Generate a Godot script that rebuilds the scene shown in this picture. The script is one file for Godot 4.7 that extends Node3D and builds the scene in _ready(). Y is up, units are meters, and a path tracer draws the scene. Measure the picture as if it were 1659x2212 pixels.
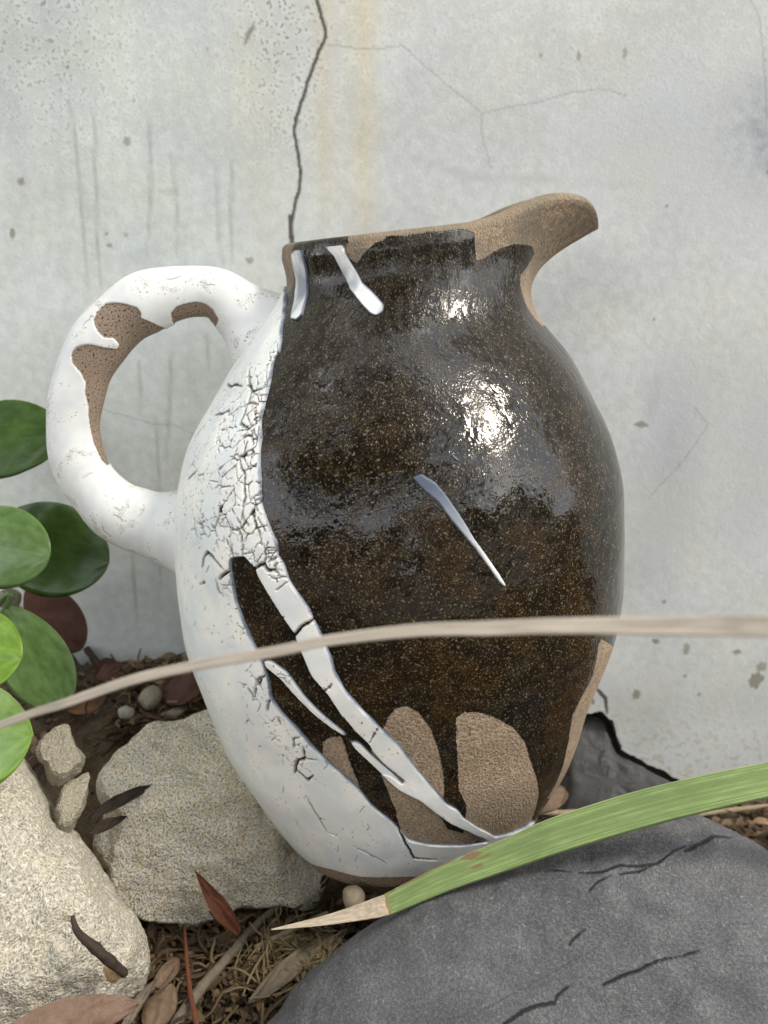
extends Node3D
# A glazed stoneware pitcher leaning by a cracked plaster wall, among stones, leaf litter and a small plant.
# Outlines below were measured on the photograph in its 1659 x 2212 copy; at() turns such a point and a depth into metres.

const COAT_EDGE := [1797, 3720, 1630, 3585, 1530, 3434, 1504, 3360, 1517, 3314, 1480, 3185, 1464, 3065, 1452, 2959, 1417, 2862, 1391, 2753, 1369, 2648, 1358, 2550, 1330, 2445, 1303, 2345, 1298, 2279, 1283, 2247, 1268, 2162, 1220, 2019, 1192, 1881, 1170, 1756, 1166, 1695, 1140, 1581, 1095, 1455, 1062, 1358, 1015, 1241, 977, 1089, 938, 949, 890, 775, 856, 709, 844, 669, 833, 618, 775, 497, 673, 340, 569, 297, 463, 280, 391, 260]
const COAT_WINDOW := [1430, 2244, 1395, 2253, 1363, 2204, 1356, 2167, 1332, 2087, 1303, 2001, 1263, 1881, 1241, 1750, 1222, 1647, 1187, 1558, 1156, 1435, 1129, 1347, 1096, 1255, 1088, 1209, 1062, 1118, 1006, 981, 1014, 964, 1044, 1029, 1071, 1041, 1053, 984, 1022, 904, 970, 823, 928, 709, 875, 578, 773, 409, 700, 312, 814, 346, 951, 423, 1021, 486, 1045, 580, 1067, 672, 1110, 792, 1141, 926, 1187, 1046, 1227, 1164, 1256, 1241, 1283, 1327, 1317, 1407, 1342, 1487, 1343, 1584, 1355, 1704, 1381, 1798, 1406, 1890, 1431, 2001, 1438, 2090, 1442, 2159, 1443, 2224]
const THIN_STREAK := [1355, 1704, 1333, 1713, 1287, 1658, 1246, 1530, 1202, 1427, 1161, 1341, 1147, 1312, 1156, 1301, 1186, 1347, 1226, 1421, 1267, 1513, 1309, 1613, 1349, 1667]
const THIN_STREAK_LOW := [1145, 1275, 1121, 1269, 1080, 1155, 1035, 1041, 1000, 924, 1038, 964, 1071, 1041, 1107, 1147, 1135, 1227]
const DRIP_LEFT := [1661, 3971, 1602, 4000, 1551, 4000, 1551, 3894, 1562, 3777, 1519, 3645, 1490, 3585, 1506, 3551, 1557, 3560, 1602, 3620, 1671, 3734, 1676, 3883]
const DRIP_RIGHT := [1435, 4000, 1385, 4000, 1278, 4000, 1275, 4000, 1290, 3966, 1272, 3894, 1223, 3763, 1138, 3677, 1086, 3617, 1082, 3574, 1107, 3554, 1136, 3571, 1211, 3648, 1280, 3723, 1324, 3826, 1347, 3926, 1378, 3971]
const STREAK := [987, 2690, 963, 2708, 929, 2662, 901, 2585, 868, 2476, 839, 2373, 809, 2284, 779, 2187, 754, 2093, 773, 2122, 803, 2219, 833, 2310, 868, 2402, 897, 2479, 925, 2565, 958, 2625]
const STREAK_SMALL := [901, 2811, 884, 2796, 863, 2756, 879, 2765]
const CLAY_A := [1220, 1249, 1196, 1289, 1167, 1301, 1161, 1238, 1153, 1129, 1137, 915, 1165, 886, 1235, 1046]
const CLAY_B := [1053, 1367, 1043, 1424, 1026, 1478, 997, 1490, 968, 1450, 937, 1338, 915, 1207, 898, 1032, 893, 875, 900, 801, 923, 735, 887, 532, 731, 346, 807, 312, 996, 343, 1045, 535, 1045, 755, 1057, 906, 1073, 1041, 1093, 1215]
const CLAY_C := [874, 1398, 854, 1430, 822, 1418, 775, 1370, 709, 1269, 652, 1127, 592, 892, 539, 689, 489, 497, 402, 249, 660, 217, 824, 457, 823, 723, 849, 858, 859, 1095, 872, 1278]
const CLAY_D := [397, 1635, 410, 1604, 400, 1395, 434, 1261, 450, 1172, 405, 949, 397, 766, 386, 595, 389, 440]
const CLAY_RIM := [1285, 4000, 1101, 4000, 1043, 4000, 1126, 3989, 1190, 3937, 1239, 3877, 1270, 3906, 1289, 3974]
const SPOUT_GLAZE := [642, 3991, 645, 3837, 608, 3834, 510, 3871, 424, 3874, 281, 3831, 233, 3797, 271, 3743, 337, 3711, 331, 3654, 278, 3568]
const CLAY_LEFT := [1932, 3977, 1678, 3971, 1676, 3883, 1743, 3783, 1810, 3714]
const CRACKS := [[9, 1263, 1870, 1243, 1924, 1227, 1941, 1203, 1984], [5, 1320, 2259, 1308, 2267, 1296, 2287], [9, 1363, 2204, 1349, 2224, 1336, 2236, 1323, 2202, 1307, 2210, 1293, 2193], [5, 1334, 2319, 1333, 2267, 1336, 2236], [9, 1488, 2113, 1461, 2147, 1440, 2176], [9, 1563, 2147, 1551, 2202, 1534, 2244, 1505, 2222, 1465, 2170], [5, 1458, 2333, 1441, 2296, 1430, 2244], [5, 1422, 2410, 1404, 2362, 1399, 2310, 1402, 2264], [5, 1378, 2496, 1369, 2450, 1352, 2396, 1344, 2325], [9, 1799, 3137, 1720, 3128, 1686, 3145, 1616, 3137], [9, 1629, 3242, 1592, 3174, 1548, 3114, 1535, 3039, 1526, 2965, 1528, 2922, 1479, 2896, 1458, 2925], [5, 1548, 3114, 1509, 3125, 1478, 3148], [5, 1535, 3039, 1499, 3036, 1478, 3031], [5, 1713, 2945, 1654, 2959, 1622, 2985, 1603, 2962, 1569, 3005], [5, 1489, 2859, 1450, 2868, 1450, 2891], [5, 1450, 2868, 1429, 2819], [5, 1484, 2768, 1463, 2759, 1450, 2773, 1425, 2776, 1413, 2793], [5, 1460, 2833, 1456, 2788, 1443, 2751], [5, 1462, 2753, 1447, 2711, 1425, 2679, 1414, 2602, 1408, 2565, 1412, 2522, 1404, 2450, 1384, 2419], [5, 1695, 2596, 1675, 2619, 1644, 2653], [5, 1613, 2402, 1606, 2342, 1629, 2330], [5, 1606, 2342, 1587, 2293], [5, 1591, 2379, 1570, 2385, 1554, 2347, 1537, 2327], [5, 1566, 2053, 1554, 2070, 1585, 2039], [5, 1502, 2102, 1495, 2036, 1477, 2019], [5, 1800, 2808, 1773, 2851, 1752, 2891], [5, 1491, 2459, 1501, 2405, 1508, 2373, 1493, 2333], [5, 1525, 2396, 1508, 2373], [5, 1375, 1558, 1372, 1601, 1351, 1630], [5, 1363, 1410, 1351, 1481, 1335, 1495], [5, 1305, 1192, 1301, 1258, 1270, 1284], [9, 1334, 986, 1309, 1098, 1282, 1127, 1276, 1218], [5, 1282, 1127, 1242, 1124], [9, 1324, 1018, 1293, 949, 1266, 1004], [5, 1193, 1578, 1170, 1624], [5, 1068, 1367, 1082, 1318, 1095, 1272], [9, 1050, 583, 1037, 469, 1014, 343, 1009, 317, 917, 266], [5, 1318, 821, 1312, 649, 1307, 526, 1275, 495], [5, 1230, 426, 1157, 332, 1115, 272], [5, 1414, 1527, 1395, 1478], [5, 1335, 1384, 1330, 1332], [5, 1307, 652, 1287, 638], [5, 1385, 1550, 1396, 1475], [5, 1382, 1590, 1374, 1564, 1353, 1630]]
const JUG_R := [4941, 5677, 6508, 7219, 7717, 8221, 8647, 8827, 8871, 8831, 8687, 8241, 7407, 6519, 5359, 4636, 4647]
const JUG_C := [1347, 1178, 1101, 898, 765, 724, 697, 680, 658, 634, 671, 709, 824, 767, 557, 813, 636]
const HANDLE := [-3465, 20273, 2469, -4543, 21172, 1821, -5540, 22044, 1197, -6497, 22734, 958, -7488, 22822, 976, -8560, 22663, 1049, -9499, 22310, 1141, -10322, 21760, 1108, -11108, 20992, 1093, -11725, 20057, 1043, -12067, 19185, 1029, -12323, 18251, 1052, -12398, 17291, 1057, -12303, 16359, 1043, -12015, 15513, 1066, -11491, 14813, 1069, -10938, 14242, 1166, -10315, 13897, 1225, -9553, 13648, 1245, -8787, 13475, 1548, -7642, 13283, 1984]
const HANDLE_CLAY_LONG := [1381, 53, 1458, 54, 1508, 63, 1538, 83, 1541, 101, 1496, 116, 1508, 132, 1548, 135, 1601, 113, 1646, 86, 1709, 68, 1764, 64, 1811, 73, 1856, 97, 1926, 113, 2011, 117, 2116, 131, 2259, 138, 2389, 144, 2507, 148, 2687, 156, 2777, 167, 2749, 228, 2174, 240, 1721, 228, 1308, 220, 1083, 200, 1083, 160, 1151, 132, 1211, 116, 1181, 108, 1191, 97, 1266, 79, 1316, 67]
const HANDLE_CLAY_SHORT := [958, 132, 896, 121, 748, 114, 633, 120, 540, 125, 473, 132, 468, 175, 1003, 220, 978, 160]

const F := 2000.0
const PITCH := 16.0
const EYE := Vector3(0, 0.302, 0.46)
const JUG_BASE := Vector3(0, 0.0577526, 0.11294481)
const JUG_S := 0.24844745
const TW := 2048
const TH := 1024
const TV := 0.95

var ax := Vector3(0, cos(deg_to_rad(6.0)), -sin(deg_to_rad(6.0)))
var an := Vector3(0, sin(deg_to_rad(6.0)), cos(deg_to_rad(6.0)))
var rng := RandomNumberGenerator.new()
var m_granite: StandardMaterial3D
var m_concrete: StandardMaterial3D
var m_slate_plain: StandardMaterial3D
var m_dry: Array[StandardMaterial3D] = []
var m_bark: StandardMaterial3D
var coat_mat: StandardMaterial3D

# ---------------------------------------------------------------- the scene
func _ready() -> void:
	var cam := Camera3D.new()
	cam.name = "camera"
	var lens := CameraAttributesPhysical.new()
	lens.frustum_focal_length = 12.0 / tan(deg_to_rad(57.88 * 0.5))
	lens.exposure_aperture = 11.0
	lens.frustum_focus_distance = 0.305
	lens.frustum_near = 0.02
	lens.frustum_far = 200.0
	cam.attributes = lens
	cam.position = EYE
	cam.rotation = Vector3(-deg_to_rad(PITCH), 0, 0)
	cam.keep_aspect = Camera3D.KEEP_HEIGHT
	add_child(cam)
	cam.current = true
	var env := Environment.new()
	env.background_mode = Environment.BG_SKY
	var sky := ProceduralSkyMaterial.new()
	sky.sky_top_color = Color8(176, 180, 187)
	sky.sky_horizon_color = Color8(196, 198, 201)
	sky.sky_curve = 0.15
	sky.ground_bottom_color = Color8(70, 64, 56)
	sky.ground_horizon_color = Color8(120, 116, 108)
	sky.sky_energy_multiplier = 1.6
	sky.sun_angle_max = 30.0
	# broken overcast: brighter and darker cloud
	var cloud := FastNoiseLite.new()
	cloud.seed = 14
	cloud.frequency = 0.016
	cloud.fractal_octaves = 4
	var cover := cloud.get_seamless_image(512, 256, false, false, 0.2, true)
	var cb := cover.get_data()
	var ca := PackedByteArray()
	ca.resize(512 * 256 * 4)
	for i in 512 * 256:
		var v := clampi(int((cb[i] - 132) * 3.6), 0, 255)
		ca[4 * i] = v; ca[4 * i + 1] = v; ca[4 * i + 2] = v; ca[4 * i + 3] = 255
	sky.sky_cover = ImageTexture.create_from_image(Image.create_from_data(512, 256, false, Image.FORMAT_RGBA8, ca))
	sky.sky_cover_modulate = Color(1.25, 1.24, 1.22)
	env.sky = Sky.new()
	env.sky.sky_material = sky
	env.tonemap_mode = Environment.TONE_MAPPER_LINEAR
	env.tonemap_exposure = 2.12
	env.sdfgi_enabled = true
	env.ssao_enabled = true
	env.ssil_enabled = true
	var we := WorldEnvironment.new()
	we.name = "environment"
	we.environment = env
	add_child(we)
	var sun := DirectionalLight3D.new()
	sun.name = "sun"
	sun.light_energy = 0.34
	sun.light_color = Color8(255, 246, 232)
	sun.light_angular_distance = 10.0
	sun.shadow_enabled = true
	add_child(sun)
	sun.look_at_from_position(Vector3(0.60, 0.80, 0.27), Vector3.ZERO)
	build_wall()
	build_ground()
	build_stones()
	build_pitcher()
	build_plant()
	build_litter()
	build_added_leaves()

# ---------------------------------------------------------------- helpers: places and nodes
func ray(px: float, py: float) -> Vector3:
	var p := deg_to_rad(PITCH)
	return Vector3(0, -sin(p), -cos(p)) + Vector3.RIGHT * ((px - 829.5) / F) + Vector3(0, cos(p), -sin(p)) * ((1106.0 - py) / F)

func at(px: float, py: float, z: float) -> Vector3:
	var d := ray(px, py)
	return EYE + d * ((z - EYE.z) / d.z)

func soil(x: float, z: float) -> float:
	var back := 0.083 * smoothstep(0.05, -0.09, x)
	var front := 0.020 * smoothstep(0.10, 0.0, x) + 0.004
	var h := lerpf(back, front, smoothstep(0.05, 0.13, z))
	return h * (1.0 - smoothstep(0.35, 1.2, Vector2(x, z).length()))

func on_soil(px: float, py: float, lift := 0.0) -> Vector3:
	var d := ray(px, py)
	var t := 0.15
	while t < 0.8:
		var p := EYE + d * t
		if p.y < soil(p.x, p.z) + lift or p.z < 0.003:
			return p
		t += 0.001
	return EYE + d * 0.45

func obj(called: String, mesh: Mesh, m: Material, parent: Node3D = self) -> MeshInstance3D:
	var o := MeshInstance3D.new()
	o.name = called
	o.mesh = mesh
	o.material_override = m
	parent.add_child(o, true)
	return o

func numbered(called: String) -> String:
	if not has_node(called):
		return called
	var k := 1
	while has_node("%s_%03d" % [called, k]):
		k += 1
	return "%s_%03d" % [called, k]

func tag(o: Node3D, label: String, category: String, group := "") -> Node3D:
	o.set_meta("label", label)
	o.set_meta("category", category)
	if group:
		o.set_meta("group", group)
	return o

func thing(called: String, label: String, category: String, where: Vector3, group := "") -> Node3D:
	var o := Node3D.new()
	o.name = numbered(called)
	add_child(o)
	o.position = where
	return tag(o, label, category, group)

func single(called: String, mesh: Mesh, m: Material, label: String, category: String, group := "") -> MeshInstance3D:
	var o := obj(numbered(called), mesh, m)
	tag(o, label, category, group)
	return o

# ---------------------------------------------------------------- helpers: meshes
func grid_mesh(pos: PackedVector3Array, uv: PackedVector2Array, rows: int, cols: int, outward: Vector3, keep := PackedByteArray(), seam := false, turn := false) -> ArrayMesh:
	# rows x cols points; normals from neighbours. seam: first and last column are the same line. outward: a point that the surface faces away from (Vector3.INF: keep as it comes).
	var nor := PackedVector3Array()
	nor.resize(rows * cols)
	for i in rows:
		var ia := maxi(i - 1, 0) * cols
		var ib := mini(i + 1, rows - 1) * cols
		var ic := i * cols
		for j in cols:
			var ja := j - 1
			var jb := j + 1
			if seam:
				if ja < 0:
					ja = cols - 2
				if jb > cols - 1:
					jb = 1
			else:
				ja = maxi(ja, 0)
				jb = mini(jb, cols - 1)
			nor[ic + j] = (pos[ic + jb] - pos[ic + ja]).cross(pos[ib + j] - pos[ia + j]).normalized()
	for j in cols:
		if nor[j].length_squared() < 0.5:
			nor[j] = nor[cols + j]
		var z := (rows - 1) * cols + j
		if nor[z].length_squared() < 0.5:
			nor[z] = nor[z - cols]
	for r in [0, rows - 1]:
		if pos[r * cols].distance_squared_to(pos[r * cols + cols / 2]) < 1e-14:
			var s := Vector3.ZERO
			for j in cols:
				s += nor[r * cols + j]
			for j in cols:
				nor[r * cols + j] = s.normalized()
	var flip := turn
	if outward != Vector3.INF:
		var s := 0.0
		for i in range(0, rows * cols, maxi(1, rows * cols / 500)):
			s += nor[i].dot(pos[i] - outward)
		flip = s < 0.0
	if flip:
		for i in rows * cols:
			nor[i] = -nor[i]
	var idx := PackedInt32Array()
	idx.resize((rows - 1) * (cols - 1) * 6)
	var n := 0
	var check := keep.size() > 0
	for i in rows - 1:
		for j in cols - 1:
			var a := i * cols + j
			var b := a + 1
			var c := a + cols
			var d := c + 1
			if check and keep[a] + keep[b] + keep[c] + keep[d] == 0:
				continue
			if flip:
				idx[n] = a; idx[n + 1] = b; idx[n + 2] = c; idx[n + 3] = b; idx[n + 4] = d; idx[n + 5] = c
			else:
				idx[n] = a; idx[n + 1] = c; idx[n + 2] = b; idx[n + 3] = b; idx[n + 4] = c; idx[n + 5] = d
			n += 6
	idx.resize(n)
	var arr := []
	arr.resize(Mesh.ARRAY_MAX)
	arr[Mesh.ARRAY_VERTEX] = pos
	arr[Mesh.ARRAY_NORMAL] = nor
	arr[Mesh.ARRAY_TEX_UV] = uv
	arr[Mesh.ARRAY_INDEX] = idx
	var me := ArrayMesh.new()
	me.add_surface_from_arrays(Mesh.PRIMITIVE_TRIANGLES, arr)
	return me

func catmull(a: PackedVector3Array, t: float, closed := false) -> Vector3:
	var n := a.size()
	if closed:
		var f := fposmod(t, 1.0) * n
		var i := int(f) % n
		return a[i].cubic_interpolate(a[(i + 1) % n], a[(i + n - 1) % n], a[(i + 2) % n], f - floorf(f))
	var g := clampf(t, 0.0, 1.0) * (n - 1)
	var k := mini(int(g), n - 2)
	return a[k].cubic_interpolate(a[k + 1], a[maxi(k - 1, 0)], a[mini(k + 2, n - 1)], g - k)

func rock_mesh(outline: Array, cz: float, thick: float, amp: float, noise_seed: int, power := 1.0, planes := [], rows := 90, cols := 170, freq := 45.0) -> ArrayMesh:
	# A solid whose outline, seen from the front, is the given one: a rounded body of that outline, cut by soft planes and roughened.
	var mid := Vector2.ZERO
	for k in outline.size() / 2:
		mid += Vector2(outline[2 * k], outline[2 * k + 1])
	mid /= outline.size() / 2
	var c := at(mid.x, mid.y, cz)
	var e3 := (EYE - c).normalized()
	var e1 := Vector3.UP.cross(e3).normalized()
	var e2 := e3.cross(e1)
	var ring := PackedVector3Array()
	for k in outline.size() / 2:
		var d := ray(outline[2 * k], outline[2 * k + 1])
		var p := EYE + d * ((c - EYE).dot(e3) / d.dot(e3)) - c
		ring.append(Vector3(p.dot(e1), p.dot(e2), 0))
	var n := FastNoiseLite.new()
	n.seed = noise_seed
	n.noise_type = FastNoiseLite.TYPE_SIMPLEX_SMOOTH
	n.frequency = freq
	n.fractal_octaves = 4
	n.fractal_gain = 0.55
	var pos := PackedVector3Array()
	var uv := PackedVector2Array()
	pos.resize(rows * cols)
	uv.resize(rows * cols)
	for j in cols:
		var o := catmull(ring, float(j % (cols - 1)) / (cols - 1), true)
		for i in rows:
			var b := (float(i) / (rows - 1) - 0.5) * PI
			var k := pow(maxf(cos(b), 0.0), power)
			var q := Vector3(o.x * k, o.y * k, thick * sin(b))
			for pl in planes:
				var over: float = (pl[0] as Vector3).dot(q) - float(pl[1])
				if over > 0.0:
					q -= (pl[0] as Vector3) * over * 0.92
			q += q.normalized() * n.get_noise_3dv(q + Vector3.ONE * noise_seed) * amp
			pos[i * cols + j] = c + e1 * q.x + e2 * q.y + e3 * q.z
			uv[i * cols + j] = Vector2(q.x, -q.y)
	return grid_mesh(pos, uv, rows, cols, c, PackedByteArray(), true)

func tube_mesh(pts: PackedVector3Array, radii: Array, rough := 0.1, sides := 12, steps := 40, noise_seed := 1, flat := 1.0) -> ArrayMesh:
	var n := FastNoiseLite.new()
	n.seed = noise_seed
	n.frequency = 220.0
	var rows := steps + 3
	var cols := sides + 1
	var pos := PackedVector3Array()
	var uv := PackedVector2Array()
	pos.resize(rows * cols)
	uv.resize(rows * cols)
	var mid := Vector3.ZERO
	for p in pts:
		mid += p
	for i in rows:
		var t := clampf(float(i - 1) / steps, 0.0, 1.0)
		var c := catmull(pts, t)
		var d := (catmull(pts, minf(t + 0.02, 1.0)) - catmull(pts, maxf(t - 0.02, 0.0))).normalized()
		var s := d.cross(EYE - c).normalized()
		var w := d.cross(s)
		var g := t * (radii.size() - 1)
		var gi := mini(int(g), radii.size() - 2)
		var r := lerpf(radii[gi], radii[gi + 1], g - gi)
		if i == 0 or i == rows - 1:
			r = 0.0
		for j in cols:
			var a := TAU * (j % sides) / sides
			var q := s * cos(a) + w * sin(a) * flat
			var rr := r * (1.0 + rough * n.get_noise_3dv(c + q * 0.01))
			pos[i * cols + j] = c + q * rr
			uv[i * cols + j] = Vector2(t, float(j) / sides)
	return grid_mesh(pos, uv, rows, cols, Vector3.INF, PackedByteArray(), true)

func leaf_mesh(base: Vector3, tip: Vector3, half: float, facing: Vector3, cup: float, bend: float, lance := 0.0, thick := 0.0006, wob := 0.0, fold := 0.0, rows := 26, cols := 17) -> ArrayMesh:
	# A leaf with two skins that meet at its margin. lance 0: round, 1: lance-shaped.
	var y := tip - base
	var length := y.length()
	y = y.normalized()
	var x := y.cross(facing).normalized()
	var z := x.cross(y).normalized()
	if z.dot(facing) < 0.0:
		z = -z
	var n := FastNoiseLite.new()
	n.seed = int(absf(base.x) * 1e5) + int(absf(tip.y) * 1e4)
	n.frequency = 40.0
	var all := PackedVector3Array()
	var uv := PackedVector2Array()
	var total := cols * 2 - 1
	all.resize(rows * total)
	uv.resize(rows * total)
	for i in rows:
		var t := 0.5 - 0.5 * cos(PI * float(i) / (rows - 1))
		var w_round := pow(maxf(sin(PI * pow(t, 1.2)), 0.0), 0.5)
		var w_lance := pow(maxf(sin(PI * pow(t, 0.8)), 0.0), 0.9) * (1.0 - 0.25 * t)
		var w := half * lerpf(w_round, w_lance, lance)
		for j in total:
			var s := -1.0 + 2.0 * float(j) / (cols - 1) if j < cols else 1.0 - 2.0 * float(j - cols + 1) / (cols - 1)
			var edge := pow(maxf(1.0 - s * s, 0.0), 0.5)
			var th := thick * edge * (0.4 + 0.6 * sin(PI * clampf(t, 0.02, 0.98))) * (0.5 if j < cols else -0.5)
			var up := cup * s * s * w + bend * sin(PI * t) * length + fold * absf(s) * w
			up += n.get_noise_2d(s * 0.02 + t * length, t * length * 1.5 + 0.3) * wob
			all[i * total + j] = base + y * t * length + x * s * w + z * (up + th)
			uv[i * total + j] = Vector2(0.5 + 0.5 * s, t)
	var me := grid_mesh(all, uv, rows, total, Vector3.INF)
	return me

# ---------------------------------------------------------------- helpers: pictures that say what surfaces are made of
func blank(w: int, h: int, v := 0) -> Image:
	var im := Image.create(w, h, false, Image.FORMAT_L8)
	im.fill(Color8(v, v, v))
	return im

func fill_poly(im: Image, xy: PackedVector2Array, v: int) -> void:
	var h := im.get_height()
	var n := xy.size()
	var lo := h
	var hi := 0
	for p in xy:
		lo = mini(lo, int(p.y))
		hi = maxi(hi, int(p.y) + 1)
	for y in range(maxi(lo, 0), mini(hi, h)):
		var yc := y + 0.5
		var cuts := PackedFloat32Array()
		for k in n:
			var a := xy[k]
			var b := xy[(k + 1) % n]
			if (a.y <= yc) != (b.y <= yc):
				cuts.append(a.x + (yc - a.y) * (b.x - a.x) / (b.y - a.y))
		cuts.sort()
		for k in range(0, cuts.size() - 1, 2):
			var x0 := roundi(cuts[k])
			var x1 := roundi(cuts[k + 1])
			if x1 > x0:
				im.fill_rect(Rect2i(x0, y, x1 - x0, 1), Color8(v, v, v))

func stroke(im: Image, pts: PackedVector2Array, width: float, v: int, jitter := 0.0, taper := true) -> void:
	var total := 0.0
	for k in pts.size() - 1:
		total += pts[k].distance_to(pts[k + 1])
	var gone := 0.0
	var off := Vector2.ZERO
	for k in pts.size() - 1:
		var l := pts[k].distance_to(pts[k + 1])
		var steps := maxi(int(l), 1)
		for i in steps:
			var t := (gone + l * i / steps) / maxf(total, 0.01)
			off = (off + Vector2(rng.randf_range(-1, 1), rng.randf_range(-1, 1)) * jitter) * 0.93
			var p := pts[k].lerp(pts[k + 1], float(i) / steps) + off
			var w := width * (1.0 if not taper else 0.35 + 0.65 * minf(1.0, 2.6 * (1.0 - t)) * minf(1.0, 0.5 + 4.0 * t))
			var wi := maxi(1, roundi(w + rng.randf_range(-0.3, 0.3)))
			im.fill_rect(Rect2i(int(p.x - wi * 0.5), int(p.y - wi * 0.5), wi, wi), Color8(v, v, v))
		gone += l

func soften(im: Image, halvings: int) -> Image:
	var o: Image = im.duplicate()
	var w := im.get_width()
	var h := im.get_height()
	for k in halvings:
		o.shrink_x2()
	o.resize(w, h, Image.INTERPOLATE_CUBIC)
	return o

func blurred(im: Image, radius: int, box := Rect2i()) -> PackedByteArray:
	# box blur, twice along each axis, inside the given part of the picture
	var w := im.get_width()
	var h := im.get_height()
	var a := im.get_data()
	if box.size.x == 0:
		box = Rect2i(0, 0, w, h)
	box = box.intersection(Rect2i(0, 0, w, h))
	var x0 := box.position.x
	var y0 := box.position.y
	var x1 := box.end.x
	var y1 := box.end.y
	var n := radius * 2 + 1
	var line := PackedInt32Array()
	line.resize(maxi(w, h))
	for pass_no in 2:
		for y in range(y0, y1):
			var o := y * w
			var sum := a[o + x0] * (radius + 1)
			for k in radius:
				sum += a[o + mini(x0 + k, x1 - 1)]
			for x in range(x0, x1):
				sum += a[o + (x + radius if x + radius < x1 else x1 - 1)]
				line[x] = sum / n
				sum -= a[o + (x - radius if x - radius > x0 else x0)]
			for x in range(x0, x1):
				a[o + x] = line[x]
		for x in range(x0, x1):
			var sum := a[y0 * w + x] * (radius + 1)
			for k in radius:
				sum += a[mini(y0 + k, y1 - 1) * w + x]
			for y in range(y0, y1):
				sum += a[(y + radius if y + radius < y1 else y1 - 1) * w + x]
				line[y] = sum / n
				sum -= a[(y - radius if y - radius > y0 else y0) * w + x]
			for y in range(y0, y1):
				a[y * w + x] = line[y]
	return a

func noise_bytes(w: int, h: int, freq: float, noise_seed: int, octaves := 1, kind := FastNoiseLite.TYPE_SIMPLEX) -> PackedByteArray:
	var n := FastNoiseLite.new()
	n.seed = noise_seed
	n.noise_type = kind
	n.frequency = freq
	n.fractal_octaves = octaves
	if kind == FastNoiseLite.TYPE_CELLULAR:
		n.cellular_return_type = FastNoiseLite.RETURN_DISTANCE2_SUB
	return n.get_image(w, h, false, false, true).get_data()

func streak_bytes(w: int, h: int, freq: float, noise_seed: int, squash: int) -> PackedByteArray:
	var n := FastNoiseLite.new()
	n.seed = noise_seed
	n.frequency = freq
	n.fractal_octaves = 3
	var im := n.get_image(w, maxi(h / squash, 2), false, false, true)
	im.resize(w, h, Image.INTERPOLATE_CUBIC)
	return im.get_data()

func tex(w: int, h: int, bytes: PackedByteArray, format := Image.FORMAT_RGB8) -> ImageTexture:
	return ImageTexture.create_from_image(Image.create_from_data(w, h, false, format, bytes))

func jug_xy(p: Array) -> PackedVector2Array:
	var out := PackedVector2Array()
	for k in p.size() / 2:
		out.append(Vector2((p[2 * k] + 1200.0) / 4000.0 * TW, p[2 * k + 1] / 4000.0 * TV * TH))
	return out

func stone_material(base: Color, dark: Color, light: Color, tint: Color, rough: float, tile: float, relief: float, noise_seed: int, fine := 0.16, dark_at := 60, light_at := 178) -> StandardMaterial3D:
	var w := 768
	var a := noise_bytes(w, w, fine, noise_seed, 2)
	var b := noise_bytes(w, w, fine * 0.55, noise_seed + 1, 2)
	var c := noise_bytes(w, w, 0.012, noise_seed + 2, 3)
	var e := noise_bytes(w, w, fine * 1.7, noise_seed + 3, 1)
	var white := noise_bytes(w, w, 1.0, noise_seed + 4, 1, FastNoiseLite.TYPE_VALUE)
	var rgb := PackedByteArray()
	rgb.resize(w * w * 3)
	var hb := PackedByteArray()
	hb.resize(w * w)
	for i in w * w:
		var col := base.lerp(tint, clampf((c[i] - 96) / 90.0, 0.0, 1.0))
		var ld := clampf((dark_at - a[i]) / 22.0, 0.0, 1.0)
		var ll := clampf((b[i] - light_at) / 24.0, 0.0, 1.0)
		col = col.lerp(light, ll * 0.85).lerp(dark, ld * 0.85)
		var salt: int = white[i]
		var g := 0.86 + 0.14 * e[i] / 255.0 + 0.12 * salt / 255.0
		rgb[3 * i] = clampi(int(col.r * g * 255), 0, 255)
		rgb[3 * i + 1] = clampi(int(col.g * g * 255), 0, 255)
		rgb[3 * i + 2] = clampi(int(col.b * g * 255), 0, 255)
		hb[i] = clampi(int(0.42 * a[i] + 0.33 * b[i] + 0.15 * e[i] + 0.10 * salt), 0, 255)
	var m := StandardMaterial3D.new()
	m.albedo_texture = tex(w, w, rgb)
	m.roughness = rough
	m.metallic_specular = 0.35
	m.heightmap_enabled = true
	m.heightmap_texture = tex(w, w, hb, Image.FORMAT_L8)
	m.heightmap_scale = relief
	m.uv1_triplanar = true
	m.uv1_scale = Vector3.ONE / tile
	return m

func plain(r: int, g: int, b: int, rough := 0.8, spec := 0.4) -> StandardMaterial3D:
	var m := StandardMaterial3D.new()
	m.albedo_color = Color8(r, g, b)
	m.roughness = rough
	m.metallic_specular = spec
	return m

func mottled(a: Color, b: Color, rough: float, noise_seed: int, tile := 0.03, stretch := 1.0) -> StandardMaterial3D:
	var w := 256
	var n := noise_bytes(w, w, 0.03, noise_seed, 5)
	var f := noise_bytes(w, w, 0.22, noise_seed + 9, 2)
	var rgb := PackedByteArray()
	rgb.resize(w * w * 3)
	for i in w * w:
		var c := a.lerp(b, clampf((n[i] * 0.7 + f[i] * 0.3) / 255.0, 0.0, 1.0))
		rgb[3 * i] = int(c.r * 255)
		rgb[3 * i + 1] = int(c.g * 255)
		rgb[3 * i + 2] = int(c.b * 255)
	var m := StandardMaterial3D.new()
	m.albedo_texture = tex(w, w, rgb)
	m.roughness = rough
	m.metallic_specular = 0.35
	m.heightmap_enabled = true
	m.heightmap_texture = tex(w, w, f, Image.FORMAT_L8)
	m.heightmap_scale = 0.03
	m.uv1_triplanar = true
	m.uv1_scale = Vector3(1, stretch, 1) / tile
	return m

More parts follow.
